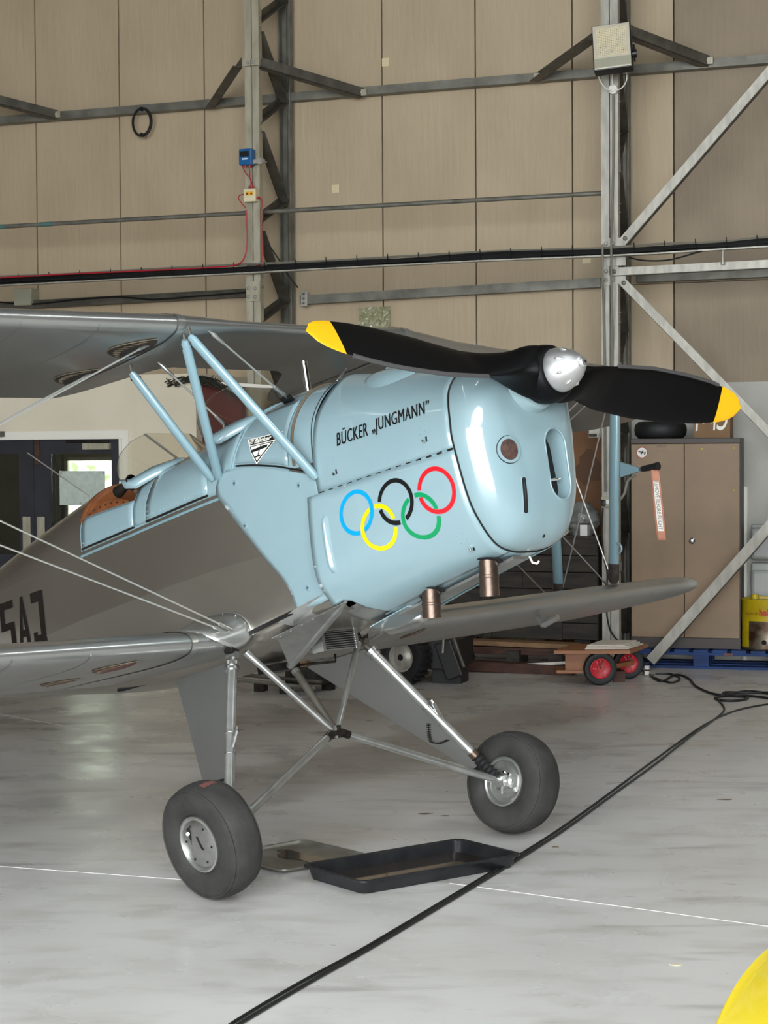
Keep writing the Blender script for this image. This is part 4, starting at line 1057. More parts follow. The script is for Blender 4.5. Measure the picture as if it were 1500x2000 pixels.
# clip of the shaft collar's top by the cowl line is natural; pressed fillet round it
# ---------------------------------------------------------------- propeller and spinner
TILT = math.radians(-5.5)
pr = MB(); NR = 40; rows = []
def blade(sign):
    rows = []; tips = []
    for i in range(NR + 1):
        r = 0.02 + 1.10 * i / NR
        ch = np.interp(r, [0, .06, .12, .18, .26, .35, .55, .75, .9, 1.0, 1.06, 1.10, 1.12], [.07, .075, .105, .145, .172, .19, .205, .19, .165, .135, .105, .06, .004])
        th = np.interp(r, [0, .06, .12, .18, .26, .35, .6, .9, 1.12], [.19, .185, .155, .105, .066, .045, .026, .014, .003])
        be = math.radians(np.interp(r, [0, .06, .12, .2, .28, .35, .55, .8, 1.12], [86, 84, 76, 64, 55, 50, 40, 31, 25]))
        sec = []
        for k in range(20):
            a = 2 * math.pi * k / 20; c = math.cos(a) * ch / 2; h = math.sin(a) * th / 2 * (1 - 0.35 * math.cos(a))
            # leading edge (c>0) lies forward; port blade: forward edge up, starboard: forward edge down
            dx = c * math.cos(math.pi / 2 - be) * 1.0 + h * math.sin(math.pi / 2 - be) * -1.0
            dz = c * math.sin(math.pi / 2 - be) + h * math.cos(math.pi / 2 - be)
            dz *= sign
            y = r * sign; dx -= float(np.interp(r, [0, .15, .35, .7, 1.12], [0, .012, .04, .025, 0]))
            sec.append(HUB + V((dx, y * math.cos(TILT) - dz * math.sin(TILT), y * math.sin(TILT) + dz * math.cos(TILT))))
        rows.append((r, sec))
    return rows
prop = MB(); 
for sgn in (1, -1):
    rw = blade(sgn)
    inner = [s for r, s in rw if r < 0.99]; tip = [s for r, s in rw if r >= 0.96]
    prop.grid(inner, closed=True)
    if sgn == 1: tipA = tip
    else: tipB = tip
prop.lathe([(-.06, .092), (-.03, .102), (.0, .104), (.03, .095), (.045, .082)], HUB, (1, 0, 0), 36)
po = prop.build('propeller', M['black_prop'], plane, smooth=60)
for tp in (tipA, tipB):
    b = MB(); cc_ = sum((p for p in tp[0]), V()) / 20
    tp2 = [[sum((q for q in s), V()) / 20 + (p - sum((q for q in s), V()) / 20) * 1.02 for p in s] for s in tp]
    b.grid(tp2, closed=True); b.add(tp2[-1], [tuple(range(20))]); b.add(tp2[0], [tuple(range(20))])
    b.build('blade_tip', M['prop_tip'], po, smooth=60)
for sgn in (1, -1):
    rw = [(r, s) for r, s in blade(sgn) if .33 < r < .97]
    b = MB(); b.tube([s[0] + V((0.001, 0, 0)) for r, s in rw], 0.0075, 6, flat=0.9); b.build('leading_edge_strip', M['prop_edge'], po)
sp_ = sub('spinner', M['spin'], plane, lambda b: b.lathe([(.038, .078), (.045, .0785), (.06, .077), (.085, .070), (.11, .058), (.13, .044), (.148, .028), (.157, .017), (.160, .0)], HUB, (1, 0, 0), 40), smooth=60)
sub('spinner_boss', M['spin'], sp_, lambda b: b.lathe([(.146, .021), (.160, .018), (.164, .014), (.1642, .0)], HUB, (1, 0, 0), 24), smooth=40)
sub('boss_screw', M['steel_dark'], sp_, lambda b: (b.box(HUB + V((.165, 0, 0)), (.003, .014, .004)), b.box(HUB + V((.165, .002, -.006)), (.003, .004, .007))), smooth=0)
for k in range(8):
    a = 2 * math.pi * k / 8 + .35; rr = .063; x = .098
    d = V((0, math.cos(a), math.sin(a)))
    sub('spinner_bump', M['spin'], sp_, lambda b: b.tube([HUB + V((x - .012, 0, 0)) + d * (rr + .004), HUB + V((x, 0, 0)) + d * (rr + .002), HUB + V((x + .012, 0, 0)) + d * (rr - .007)], [.003, .0058, .002], 8), smooth=60)

# ---------------------------------------------------------------- markings
def arc_table(loft, x):
    ts = [9 * k / 180 for k in range(181)]; pts = [loft.pt(x, t) for t in ts]
    s = [0.0]
    for a, c in zip(pts, pts[1:]): s.append(s[-1] + math.hypot(c[0] - a[0], c[1] - a[1]))
    return np.array(s), np.array(ts)
_tab = {}
def cowl_uv(loft, x, v, off):
    """point v metres (along the skin) above the z=1.385 line"""
    k = (id(loft), round(x, 2))
    if k not in _tab:
        s, ts = arc_table(loft, k[1]); t0 = loft.t_of_z(k[1], 1.385); _tab[k] = (s, ts, np.interp(t0, ts, s))
    s, ts, s0 = _tab[k]
    return loft.P(x, float(np.interp(s0 + v, s, ts)), -1, off)
text_on('lettering', 'BÜCKER', 0.07, M['ink'], up_, lambda x, y: cowl_uv(UPPER, .466 + x, .140 + y, 0.0085), fit=(.165, .060), off=0.0, spacing=1.1, bold=.0011)
text_on('lettering', '„JUNGMANN”', 0.07, M['ink'], up_, lambda x, y: cowl_uv(UPPER, .655 + x, .132 + y, 0.0085), fit=(.288, .060), off=0.0, spacing=1.1, bold=.0011)
RO, RI = .0825, .0668
cens = {'r_blue': (.540, -.122), 'r_black': (.7275, -.122), 'r_red': (.915, -.122), 'r_yellow': (.6335, -.194), 'r_green': (.8215, -.194)}
def ring(nm, gaps):
    cx, cv = cens[nm]; b = MB(); n = 96
    for k in range(n):
        a0, a1 = 2 * math.pi * k / n, 2 * math.pi * (k + 1) / n; am = math.degrees((a0 + a1) / 2)
        if any((am - g0) % 360 < (g1 - g0) % 360 for g0, g1 in gaps): continue
        q = [cowl_uv(LOWER, cx + r * math.cos(a), cv + r * math.sin(a), 0.0092) for r, a in ((RI, a0), (RO, a0), (RO, a1), (RI, a1))]
        b.add(q, [(0, 1, 2, 3)])
    return b.build(nm.replace('r_', '') + '_ring', M[nm], low_, smooth=0)
def cross(nm, other):
    """angles on ring nm where it meets ring other"""
    (x0, y0), (x1, y1) = cens[nm], cens[other]; R = (RO + RI) / 2
    d = math.hypot(x1 - x0, y1 - y0); b0 = math.degrees(math.atan2(y1 - y0, x1 - x0)); h = math.degrees(math.acos(d / 2 / R))
    return sorted([b0 - h, b0 + h], key=lambda a: math.sin(math.radians(a)) * R + y0)     # lower crossing first
def gp(a): return (a - 9.5, a + 9.5)
ring('r_blue', [gp(cross('r_blue', 'r_yellow')[0])]); ring('r_yellow', [gp(cross('r_yellow', 'r_blue')[1]), gp(cross('r_yellow', 'r_black')[0])])
ring('r_black', [gp(cross('r_black', 'r_yellow')[1]), gp(cross('r_black', 'r_green')[0])]); ring('r_green', [gp(cross('r_green', 'r_black')[1]), gp(cross('r_green', 'r_red')[0])])
ring('r_red', [gp(cross('r_red', 'r_green')[1])])

# triangular emblem on the locker panel
E0, E1, E2 = (-.05, 1.668), (.165, 1.652), (.016, 1.560)
def emb(u, v, off=0.0115):
    """u 0..1 along the top edge, v 0 top .. 1 at the tip"""
    mx = E0[0] + (E1[0] - E0[0]) * u; mz = E0[1] + (E1[1] - E0[1]) * u
    x = mx + (E2[0] - (E0[0] + (E1[0] - E0[0]) * .5)) * v * 1.0; x = E0[0] * (1 - u) + E1[0] * u; z = mz
    cx = (E0[0] + E1[0]) / 2
    x = x + (E2[0] - cx) * v; z = z + (E2[1] - (E0[1] + E1[1]) / 2) * v
    return BODY.on(x, z, -1, off)
def tri(nm, m, pts, off):
    b = MB(); c = (sum(p[0] for p in pts) / len(pts), sum(p[1] for p in pts) / len(pts)); rr = []
    for k in range(len(pts)):
        a, q = pts[k], pts[(k + 1) % len(pts)]
        rr += [(a[0] + (q[0] - a[0]) * f / 6, a[1] + (q[1] - a[1]) * f / 6) for f in range(6)]
    b.grid([[emb(c[0] + (u - c[0]) * f, c[1] + (v - c[1]) * f, off) for u, v in rr] for f in (0.01, .35, .7, 1.0)], closed=True)
    return b.build(nm, m, plane, smooth=0)
em = tri('emblem_white', M['white_paint'], [(0, 0), (1, 0), (.5, 1)], 0.0105)
em.name = 'emblem'
def onem(nm, m, pts, off):
    o = tri(nm, m, pts, off); o.parent = em; return o
onem('emblem_band', M['ink'], [(.06, .04), (.94, .04), (.835, .25), (.165, .25)], 0.0118)
onem('emblem_field', M['ink'], [(.165, .29), (.835, .29), (.5, .94)], 0.0118)
onem('emblem_inner', M['white_paint'], [(.215, .325), (.785, .325), (.5, .875)], 0.013)
text_on('emblem_lettering', 'Bücker', 0.05, M['white_paint'], em, lambda x, y: emb(.27 + x, .225 - y, 0.0132), fit=(.46, .17), off=0.002)
for k in range(3):
    for u0, u1 in ((.075 + .018 * k, .235), (.765, .925 - .018 * k)):
        onem('emblem_stripe', M['white_paint'], [(u0 + .02 * k, .075 + .055 * k), (u1, .075 + .055 * k), (u1, .10 + .055 * k), (u0 + .02 * k, .10 + .055 * k)], 0.0132)
onem('emblem_wing', M['ink'], [(.29, .44), (.60, .37), (.70, .37), (.70, .46), (.40, .53), (.29, .53)], 0.0142)
onem('emblem_body', M['ink'], [(.49, .35), (.515, .35), (.515, .74), (.49, .74)], 0.0142)
onem('emblem_tail', M['ink'], [(.43, .70), (.57, .67), (.57, .73), (.43, .76)], 0.0142)

# registration letters on the fuselage side
def letter(nm, polys, x0, x1, z0=1.132, z1=1.356):
    b = MB()
    for poly in polys:
        n = len(poly); c = (sum(p[0] for p in poly) / n, sum(p[1] for p in poly) / n); rr = []
        for k in range(n):
            a, q = poly[k], poly[(k + 1) % n]
            rr += [(a[0] + (q[0] - a[0]) * f / 5, a[1] + (q[1] - a[1]) * f / 5) for f in range(5)]
        f_ = lambda u, v: BODY.on(x0 + (x1 - x0) * u, z0 + (z1 - z0) * v, -1, 0.003)
        b.grid([[f_(c[0] + (u - c[0]) * k, c[1] + (v - c[1]) * k) for u, v in rr] for k in (0.01, .5, 1)], closed=True)
    return b.build(nm, M['ink_brown'], fus, smooth=0)
R4 = lambda a, b_, c, d: [(a, b_), (c, b_), (c, d), (a, d)]
letter('registration_letter', [R4(.62, 0, 1, 1), R4(0, .80, .62, 1), R4(0, 0, .62, .15), R4(0, .15, .28, .22)], -1.615, -1.515)
letter('registration_letter', [[(0, 0), (.24, 0), (.58, 1), (.40, 1)], [(.40, 1), (.60, 1), (1, 0), (.72, 0)], R4(.25, .20, .78, .34)], -1.745, -1.645)
letter('registration_letter', [R4(0, .85, 1, 1), R4(0, .45, .3, .85), R4(0, .43, 1, .57), R4(.7, .1, 1, .43), R4(0, 0, 1, .15)], -1.895, -1.775)

# ---------------------------------------------------------------- wings
AIR = [(1, 0.003), (.95, .012), (.8, .036), (.6, .064), (.42, .080), (.28, .084), (.16, .075), (.08, .058), (.035, .040), (.012, .024), (0, 0.002),
       (.006, -.020), (.02, -.034), (.05, -.044), (.12, -.051), (.25, -.050), (.42, -.041), (.6, -.029), (.8, -.015), (1, -.003)]
def _dense(A):
    """finer airfoil: smooth curve through the table points, the two end points kept"""
    out = []
    for i in range(len(A) - 1):
        p0, p1, p2, p3 = A[max(i - 1, 0)], A[i], A[i + 1], A[min(i + 2, len(A) - 1)]
        for k in range(3):
            t = k / 3
            q = [0.5 * (2 * p1[j] + (p2[j] - p0[j]) * t + (2 * p0[j] - 5 * p1[j] + 4 * p2[j] - p3[j]) * t * t + (3 * p1[j] - p0[j] - 3 * p2[j] + p3[j]) * t ** 3) for j in (0, 1)]
            out.append((max(q[0], 0.0), q[1]))
    return out + [A[-1]]
AIR = _dense(AIR); I_LE = min(range(len(AIR)), key=lambda k: AIR[k][0] + abs(AIR[k][1]))
def wing_sec(x_le, z_le, x_te, z_te, y, k=1.0):
    out = []; ch = x_le - x_te
    for c, h in AIR:
        out.append(V((x_le - c * ch, y, z_le + (z_te - z_le) * c + h * ch * k)))
    return out
def up_geo(y):
    a = abs(y)
    if a <= .6:
        xl, zl = .085, 2.092
        xt = np.interp(a, [0, .28, .34, .42, .5, .56, .6], [-.395, -.395, -.43, -.57, -.72, -.79, -.80])
    else:
        xl, zl = .085 - .2 * (a - .6), 2.092 + (.045 * (a - .6) if y < 0 else -.020 * min(1, (a - .6) / .4) + .004 * (a - .6)); xt = xl - .885
    zt = np.interp((xl - xt), [.4, .885], [2.06, 2.028]) + (zl - 2.092)
    return xl, zl, xt, zt
def lo_geo(y):
    a = abs(y); xl = -.215 - .2 * max(a - .36, 0); zl = .930 + .0425 * max(a - .36, 0)
    return xl, zl, xl - .885, zl - .052
TIP = 3.92
UTIP = 3.63
def wing_half(geo, y0, y1, side, n, tip=False):
    rows = []; TIP = UTIP if geo is up_geo else 3.92
    for i in range(n + 1):
        a = y0 + (y1 - y0) * i / n; xl, zl, xt, zt = geo(a * side); k = 1.0
        if tip and a > TIP - .55:
            f = (a - (TIP - .55)) / .55; e = math.sqrt(max(1 - f * f, 0.0)); c = xl - xt
            xm = xl - .42 * c; xl2 = xm + .42 * c * e ** 1.0; xt2 = xm - .58 * c * e; zt = zl + (zt - zl) * (xl - xt2) / c; zl = zl; xl, xt = xl2, xt2; k = 0.5 + .5 * e
        rows.append(wing_sec(xl, zl, xt, zt, side * a, k))
    return rows
def wing(nm, geo, y0, y1, side, n, tip=True):
    b = MB(); TIP = UTIP if geo is up_geo else 3.92
    b.grid(wing_half(geo, y0, (TIP - .55) if tip else y1, side, n))
    if tip: b.grid([r for r in wing_half(geo, TIP - .55, TIP - 0.0005, side, 22, True)])
    b.add(wing_half(geo, y0, y0 + .01, side, 1)[0], [tuple(range(len(AIR)))])
    if not tip: b.add(wing_half(geo, y1 - .01, y1, side, 1)[1], [tuple(range(len(AIR)))])
    return b.build(nm, M['dope'], plane, smooth=35)
cs = MB(); ys_ = [-.597 + 1.194 * i / 60 for i in range(61)]
cs.grid([wing_sec(*up_geo(y), y) for y in ys_]); 
for y in (-.597, .597): cs.add(wing_sec(*up_geo(y), y), [tuple(range(len(AIR)))])
csec = cs.build('wing_centre_section', M['dope'], plane, smooth=35)
uw = {s: wing('upper_wing', up_geo, .5972, TIP, s, 18) for s in (-1, 1)}
lw_ = {s: wing('lower_wing', lo_geo, .4972, TIP, s, 18) for s in (-1, 1)}
for s in (-1, 1):
    b = MB(); b.grid(wing_half(lo_geo, .275, .497, s, 6)); b.add(wing_half(lo_geo, .275, .28, s, 1)[0], [tuple(range(len(AIR)))]); b.add(wing_half(lo_geo, .48, .497, s, 1)[1], [tuple(range(len(AIR)))])
    b.build('wing_root', M['dope'], plane, smooth=35)
# joint tapes
def tape(geo, y, m, par, w=.02, k0=0, k1=len(AIR), dx=.0025, kk=1.06):
    b = MB(); xl, zl, xt, zt = geo(y)
    s = V((0, w / 2, 0)); P = wing_sec(xl + dx, zl, xt, zt, y, kk)[k0:k1]
    b.grid([[p - s for p in P], [p + s for p in P]]); return b.build('joint_tape', m, par, smooth=40)
for s in (-1, 1):
    tape(up_geo, s * .6, M['silver'], csec, .035); tape(lo_geo, s * .5, M['silver'], lw_[s], .03)
# rib tapes on the visible undersides
for geo, W_ in ((up_geo, uw), (lo_geo, lw_)):
    for s in (-1, 1):
        for k in range(8):
            y = s * (.92 + .3 * k)
            tape(geo, y, M['dope'], W_[s], .007, I_LE + 3, len(AIR) - 1, .0006, 1.012)
def under(geo, y, c):
    xl, zl, xt, zt = geo(y); S = wing_sec(xl, zl, xt, zt, y)[I_LE:]
    cs_ = [q[0] for q in AIR[I_LE:]]
    x = xl - c * (xl - xt); z = np.interp(c, cs_, [p.z for p in S]); return V((x, y, z))
# laced inspection covers on the undersides
def cover(geo, yc, cc0, cc1, wy, m, par, lace=True):
    b = MB(); top = []; n = 20; bot = []
    for i in range(n + 1):
        f = i / n; c = cc0 + (cc1 - cc0) * f; w = wy * math.sin(math.pi * f) ** 0.75
        top.append(under(geo, yc - w, c) + V((0, 0, -.003))); bot.append(under(geo, yc + w * .28, c) + V((0, 0, -.003)))
    b.grid([top, [a.lerp(c_, .5) + V((0, 0, -.001)) for a, c_ in zip(top, bot)], bot])
    o = b.build('laced_cover', m, par, smooth=60)
    e = MB(); e.tube(top, 0.0022, 5); e.build('cover_edge', M['strap'], o)
    if lace:
        z = MB(); pts = []
        for i in range(2, n - 1): pts.append(top[i].lerp(bot[i], .16 if i % 2 else .36) + V((0, 0, -.003)))
        z.tube(pts, 0.0018, 4); z.build('lacing', M['strap'], o)
    return o
cover(up_geo, -.66, .08, .33, .12, M['lace'], uw[-1]); cover(up_geo, -.66, .50, .76, .10, M['lace'], uw[-1])
cover(lo_geo, -.70, .08, .33, .10, M['lace_red'], lw_[-1]); cover(lo_geo, -.70, .50, .74, .085, M['lace_red'], lw_[-1])
cover(lo_geo, .86, .04, .22, .05, M['lace_red'], lw_[1], False)
# port lower wing foot step fairing and torn step tubes
sub('wing_walk_edge', M['silver'], lw_[1], lambda b: b.tube([under(lo_geo, .40, 0.0) + V((.0, 0, .03)), under(lo_geo, .62, 0) + V((.0, 0, .032)), under(lo_geo, .72, 0) + V((-.01, 0, .03)), under(lo_geo, .74, .02) + V((0, 0, .0))], .006, 6))
sub('aileron_horn', M['silver'], lw_[1], lambda b: (b.tube([onpx(1090, 1205, 1, 1.9), onpx(1062, 1218, 1, 1.9)], [.014, .022], 8), b.tube([onpx(1048, 1205, 1, 1.9), onpx(1062, 1220, 1, 1.9)], [.012, .018], 8)))

# wing root fairings (curved metal gussets) on both sides
fair_px = [(318, 1247), (350, 1231), (385, 1213), (420, 1201), (448, 1197), (470, 1203), (484, 1219), (490, 1240)]
for s in (-1, 1):
    fc_ = curve_pts([onpx(px, py, 1, -.289) for px, py in fair_px], 3); rows = []
    nf = len(fc_) - 1
    for i, p in enumerate(fc_):
        f = i / nf; c = .55 - .55 * min(1, f / .80) ; yw = .30 + .20 * math.sin(math.pi * min(1, .08 + f * .9)) ** .7
        xl, zl, xt, zt = lo_geo(yw); S = wing_sec(xl, zl, xt, zt, 0)[:I_LE + 1]
        zz = float(np.interp(c, [q[0] for q in reversed(AIR[:I_LE + 1])], [q.z for q in reversed(S)])); xx = xl - c * (xl - xt)
        if f > .80: zz -= .05 * (f - .8) / .2; xx += .012
        W2 = V((xx, s * yw, zz + .002)); P0 = V((p.x, s * abs(BODY.on(p.x, p.z).y) + s * .003, p.z))
        K = V(((P0.x + W2.x) / 2, s * (.30 + (yw - .30) * .30), zz + (p.z - zz) * .22))
        rows.append([P0 * (1 - t) ** 2 + K * 2 * t * (1 - t) + W2 * t * t for t in (0, .2, .4, .6, .8, 1)])
    b = MB(); b.grid(rows); g_ = b.build('root_fairing', M['silver'], plane, smooth=60, solid=0.003)
    e_ = MB(); e_.tube([r[0] for r in rows], .004, 6); e_.build('fairing_flange', M['silver'], g_)
    rv = MB()
    for i in range(2, nf, 3):
        rv.lathe([(0, .004), (.003, .002)], rows[i][0].lerp(rows[i][1], .25) + V((0, s * .002, 0)), (0, s, .3), 6)
    tag(rv.build('fairing_rivets', M['alu'], g_), kind='stuff')
# belly fairing between the wings and under-firewall panels
b = MB(); b.plate([(.10, -.295, .985), (.34, -.28, 1.03), (.33, -.24, .95), (.05, -.262, .93), (-.02, -.275, .955)], (0, .004, 0)); b.build('belly_panel', M['silver'], plane, smooth=0)
b = MB(); b.bar((-.19, -.292, .938), (.085, -.286, .978), .004, .016, (0, 0, 1)); b.build('panel_slot', M['ink'], plane, smooth=0)
# oblique gear-fairing blade
A_, B_, C_ = onpx(676, 1174, 1, -.27), onpx(567, 1299, 1, -.05), onpx(541, 1247, 1, -.27)
fb = MB(); fb.tube([A_, A_.lerp(B_, .15), A_.lerp(B_, .9), B_], [.006, .016, .019, .017], 14)
out = (B_ - A_).cross(C_ - A_).normalized(); out = out if out.y < 0 else -out
fb.plate([A_ + out * .006, B_ + out * .014, C_.lerp(B_, .55) + out * .004, C_ + out * .0, C_.lerp(A_, .6)], out * -.004)
gf = fb.build('leg_fairing', M['silver'], plane, smooth=35)
up2 = (A_ - C_).normalized(); sd = out.cross(up2).normalized(); sd = sd if sd.z > 0 else -sd
fs_ = sub('fairing_strip', M['silver'], plane, lambda b: b.plate([C_ + out * .002, A_ + out * .002, A_ + sd * .006 + out * .002 - up2 * .02, C_ + sd * .026 + out * .002], out * .004), smooth=0)
for k in range(6):
    p = C_.lerp(A_, (k + .5) / 6.3) + sd * .010 + out * .006
    sub('fairing_screw', M['alu'], fs_, lambda b: b.lathe([(0, .0045), (.003, .003)], p, out, 7))
skin(LOWER, .305, .50, 0, 2.3, -0.010, 10, 14, True).build('firewall_skirt', M['silver'], plane, smooth=60, solid=.003)
b = MB(); b.lathe([(0, .05), (.10, .05), (.16, .045), (.19, .03), (.20, .01)], (.0, .30, .915), (1, 0, 0), 20); b.build('root_nose_cap', M['silver'], plane, smooth=50)
# oil cooler
oc = sub('oil_cooler', M['void'], plane, lambda b: b.box((-.02, .0, .868), (.05, .17, .075)), smooth=0)
sub('cooler_frame', M['silver'], oc, lambda b: (b.box((.008, -.088, .868), (.016, .014, .082)), b.box((.008, .088, .868), (.016, .014, .082)), b.box((.008, 0, .906), (.012, .17, .006)), b.box((.008, 0, .83), (.012, .17, .006)), b.box((-.02, -.09, .868), (.06, .008, .082))), smooth=0)
for k in range(8):
    sub('cooler_fin', M['silver'], oc, lambda b: b.box((.008, 0, .838 + .0087 * k), (.012, .162, .003)), smooth=0)

# ---------------------------------------------------------------- cabane, struts, wires
def strut_(nm, a, c, w, t, m='blue_tube', par=None, n=14):
    a, c = V(a), V(c); d = (c - a).normalized()
    o = sub(nm, M[m], par or plane, lambda b: b.tube([a, a + d * .02, c - d * .02, c], [w * .62, w, w, w * .62], n, flat=t / w, up=(1, 0, 0)), smooth=50)
    return o
for s in (-1, 1):
    tops = {}
    for (a, c) in (((.335, .288, 1.434), (.088, .575, 2.035)), ((-.212, .286, 1.557), (.052, .572, 2.03)), ((-.25, .285, 1.56), (-.30, .565, 2.0))):
        A, B = V((a[0], s * a[1], a[2])), V((c[0], s * c[1], c[2]))
        k = strut_('cabane_strut', A, B, .021, .015)
        sub('strut_pin', M['steel_dark'], k, lambda b: b.lathe([(-.02, .008), (.02, .008)], B - (B - A).normalized() * .03, (.7, s * -.7, 0), 8))
        sub('strut_lug', M['galv_d'], k, lambda b: b.tube([B - (B - A).normalized() * .01, B + V((0, 0, .035))], .006, 6))
def rod(nm, a, c, r=.0042, ends=True, m='wire', par=None):
    a, c = V(a), V(c); d = (c - a).normalized()
    o = sub(nm, M[m], par or plane, lambda b: b.tube([a, c], r, 6))
    if ends:
        for p, q in ((a, a + d * .085), (c, c - d * .085)):
            sub('turnbuckle', M['silver'], o, lambda b: b.tube([p, p.lerp(q, .25), p.lerp(q, .3), q], [.004, .005, .0085, .0065], 8))
    return o
for s in (-1, 1):
    rod('cabane_wire', (.185, s * .565, 2.03), (.12, s * .165, 1.795)); rod('cabane_wire', (-.21, s * .50, 2.02), (-.21, s * .19, 1.752))
    # landing wires (upper root to lower strut foot) and flying wires (lower root to upper strut head)
    rod('landing_wire', (-.05, s * .615, 2.06), (-.80, s * 2.72, 1.075), .0037); rod('landing_wire', (-.42, s * .61, 2.05), (-1.18, s * 2.72, 1.06), .0037)
    rod('flying_wire', (-.20, s * .33, .955), (-.44, s * 2.62, 2.15), .0037); rod('flying_wire', (-.215, s * .34, .95), (-.62, s * 2.62, 2.02), .0037)
    f_ = V((-.79, s * 2.75, 1.09)); h_ = V((-.43, s * 2.62, 2.13)); f2 = V((-1.17, s * 2.75, 1.06)); h2 = V((-.90, s * 2.62, 2.08))
    k = strut_('interplane_strut', f_, h_, .03, .02); strut_('strut_shoe', f_, f_.lerp(h_, .11), .032, .022, 'lace', k)
    k2 = strut_('interplane_strut', f2, h2, .03, .02); strut_('strut_shoe', f2, f2.lerp(h2, .11), .032, .022, 'lace', k2)
    rod('incidence_wire', f_, h2, .004, False); rod('incidence_wire', f2, h_, .004, False)
    if s == 1: front_strut = (k, f_, h_)
# pitot mast bracket on the port front strut
k, f_, h_ = front_strut
pB = f_.lerp(h_, .5)
yy = pB.y - .0
a1, a2 = onpx(1212, 903, 1, yy), onpx(1211, 932, 1, yy); tip_ = onpx(1249, 917, 1, yy)
sub('pitot_bracket', M['blue_tube'], k, lambda b: b.plate([a1, a2, tip_ + V((0, 0, -.008)), tip_ + V((0, 0, .008))], (0, .02, 0)), smooth=0)
sub('ring_eye', M['blue_tube'], k, lambda b: b.tube(arc(None, onpx(1206, 1071, 1, yy), V((1, 0, 0)), V((0, 0, 1)), .026, -1.6, 1.6, 14), .005, 6))
sub('pitot_hose', M['cable_grey'], k, lambda b: b.tube(curve_pts([tip_ + V((-.03, 0, -.02)), onpx(1226, 940, 1, yy), onpx(1220, 962, 1, yy), onpx(1212, 975, 1, yy)], 6), .007, 6))
PITOT = (tip_, onpx(1286, 910, 1, yy), yy)
sub('pitot_tube', M['chrome'], k, lambda b: b.tube([tip_, tip_.lerp(PITOT[1], .2)], .006, 8))

# fuel filler gauge post on the decking
g_ = sub('fuel_gauge', M['chrome'], plane, lambda b: (b.tube([(.085, -.02, 1.81), (.088, -.02, 1.955)], .0135, 16), b.lathe([(0, .03), (.008, .028)], (.085, -.02, 1.822), (0, 0, 1), 20)))
sub('gauge_slot', M['steel_dark'], g_, lambda b: b.box((.1005, -.024, 1.89), (.003, .006, .11)), smooth=0)
sub('tank_cover', M['silver'], plane, lambda b: b.box((.10, -.03, 1.82), (.16, .09, .008)), smooth=0, bevel=.003)
sub('decking_slot', M['ink'], plane, lambda b: b.box((.115, -.165, 1.793), (.06, .03, .006), Matrix.Rotation(-.7, 3, 'X')), smooth=0)
sub('decking_slot', M['ink'], plane, lambda b: b.box((-.21, -.192, 1.752), (.05, .03, .006), Matrix.Rotation(-.9, 3, 'X')), smooth=0)

# windscreens: middle pane and two curved side panes each
def windscreen(dx, dz, k=1.0):
    def p(x, y, z): return V((x + dx, y, z + dz))
    fr = MB(); b = MB()
    c = [p(-.64, -.12, 1.735), p(-.64, .12, 1.735), p(-.83, .12, 1.885), p(-.83, -.12, 1.885)]
    b.plate(c, (.003, 0, .003))
    root = b.build('windscreen', M['glass'], plane, smooth=0)
    for s in (-1, 1):
        P = [p(-.64, s * .12, 1.735), p(-.83, s * .12, 1.885), p(-.87, s * .17, 1.862), p(-.885, s * .22, 1.815), p(-.875, s * .262, 1.755), p(-.84, s * .28, 1.69), p(-.79, s * .262, 1.68), p(-.72, s * .20, 1.715)]
        sub('side_pane', M['glass'], root, lambda b: b.plate(P, (.002, s * .002, .001)), smooth=0)
        sub('pane_edge', M['silver'], root, lambda b: b.tube([P[0], P[1]], .005, 6))
        sub('pane_rim', M['alu'], root, lambda b: b.tube(P[1:6], .0016, 5))
        def onb(p): return V((p.x, p.y, float(np.interp(abs(p.y), [BODY.pt(p.x, 9 - 3 * k / 30)[0] for k in range(31)], [BODY.pt(p.x, 9 - 3 * k / 30)[1] for k in range(31)])) - .004))
        q_ = [p + V((.0, 0, .004)) for p in (P[5], P[6], P[7], P[0])]
        lowr = [V((o.x, o.y, max(o.z, p.z - .045))) for o, p in ((onb(p + V((.03, 0, 0))), p) for p in q_)]
        sub('base_strip', M['blue'], root, lambda b: b.grid([q_, [a.lerp(c_, .5) + V((.004, s * .004, .002)) for a, c_ in zip(q_, lowr)], lowr]), smooth=60, solid=.004)
    sub('base_strip', M['blue'], root, lambda b: b.grid([[c[0] + V((0, 0, .004)), c[1] + V((0, 0, .004))], [onb(c[0] + V((.03, 0, 0))), V((c[0].x + .03, 0, BODY.pt(c[0].x + .03, 9)[1])), ][:1] + [onb(c[1] + V((.03, 0, 0)))]]), smooth=60, solid=.004)
    return root
windscreen(0, 0); windscreen(.56, .055)
# venturi by the rear windscreen
vt = sub('venturi', M['steel_dark'], plane, lambda b: b.lathe([(-.075, .026), (-.02, .02), (.03, .022), (.05, .027), (.05, .022), (.01, .016)], (-.845, -.245, 1.672), (.95, -.12, .18), 20), smooth=50)
sub('venturi_stem', M['copper'], vt, lambda b: b.tube([(-.83, -.24, 1.66), (-.77, -.262, 1.63)], .008, 8))
sub('aerial_rod', M['wire'], plane, lambda b: b.tube([onpx(53, 884, 1, .0), onpx(172, 967, 1, -.0), onpx(178, 985, 1, 0)], .003, 5))

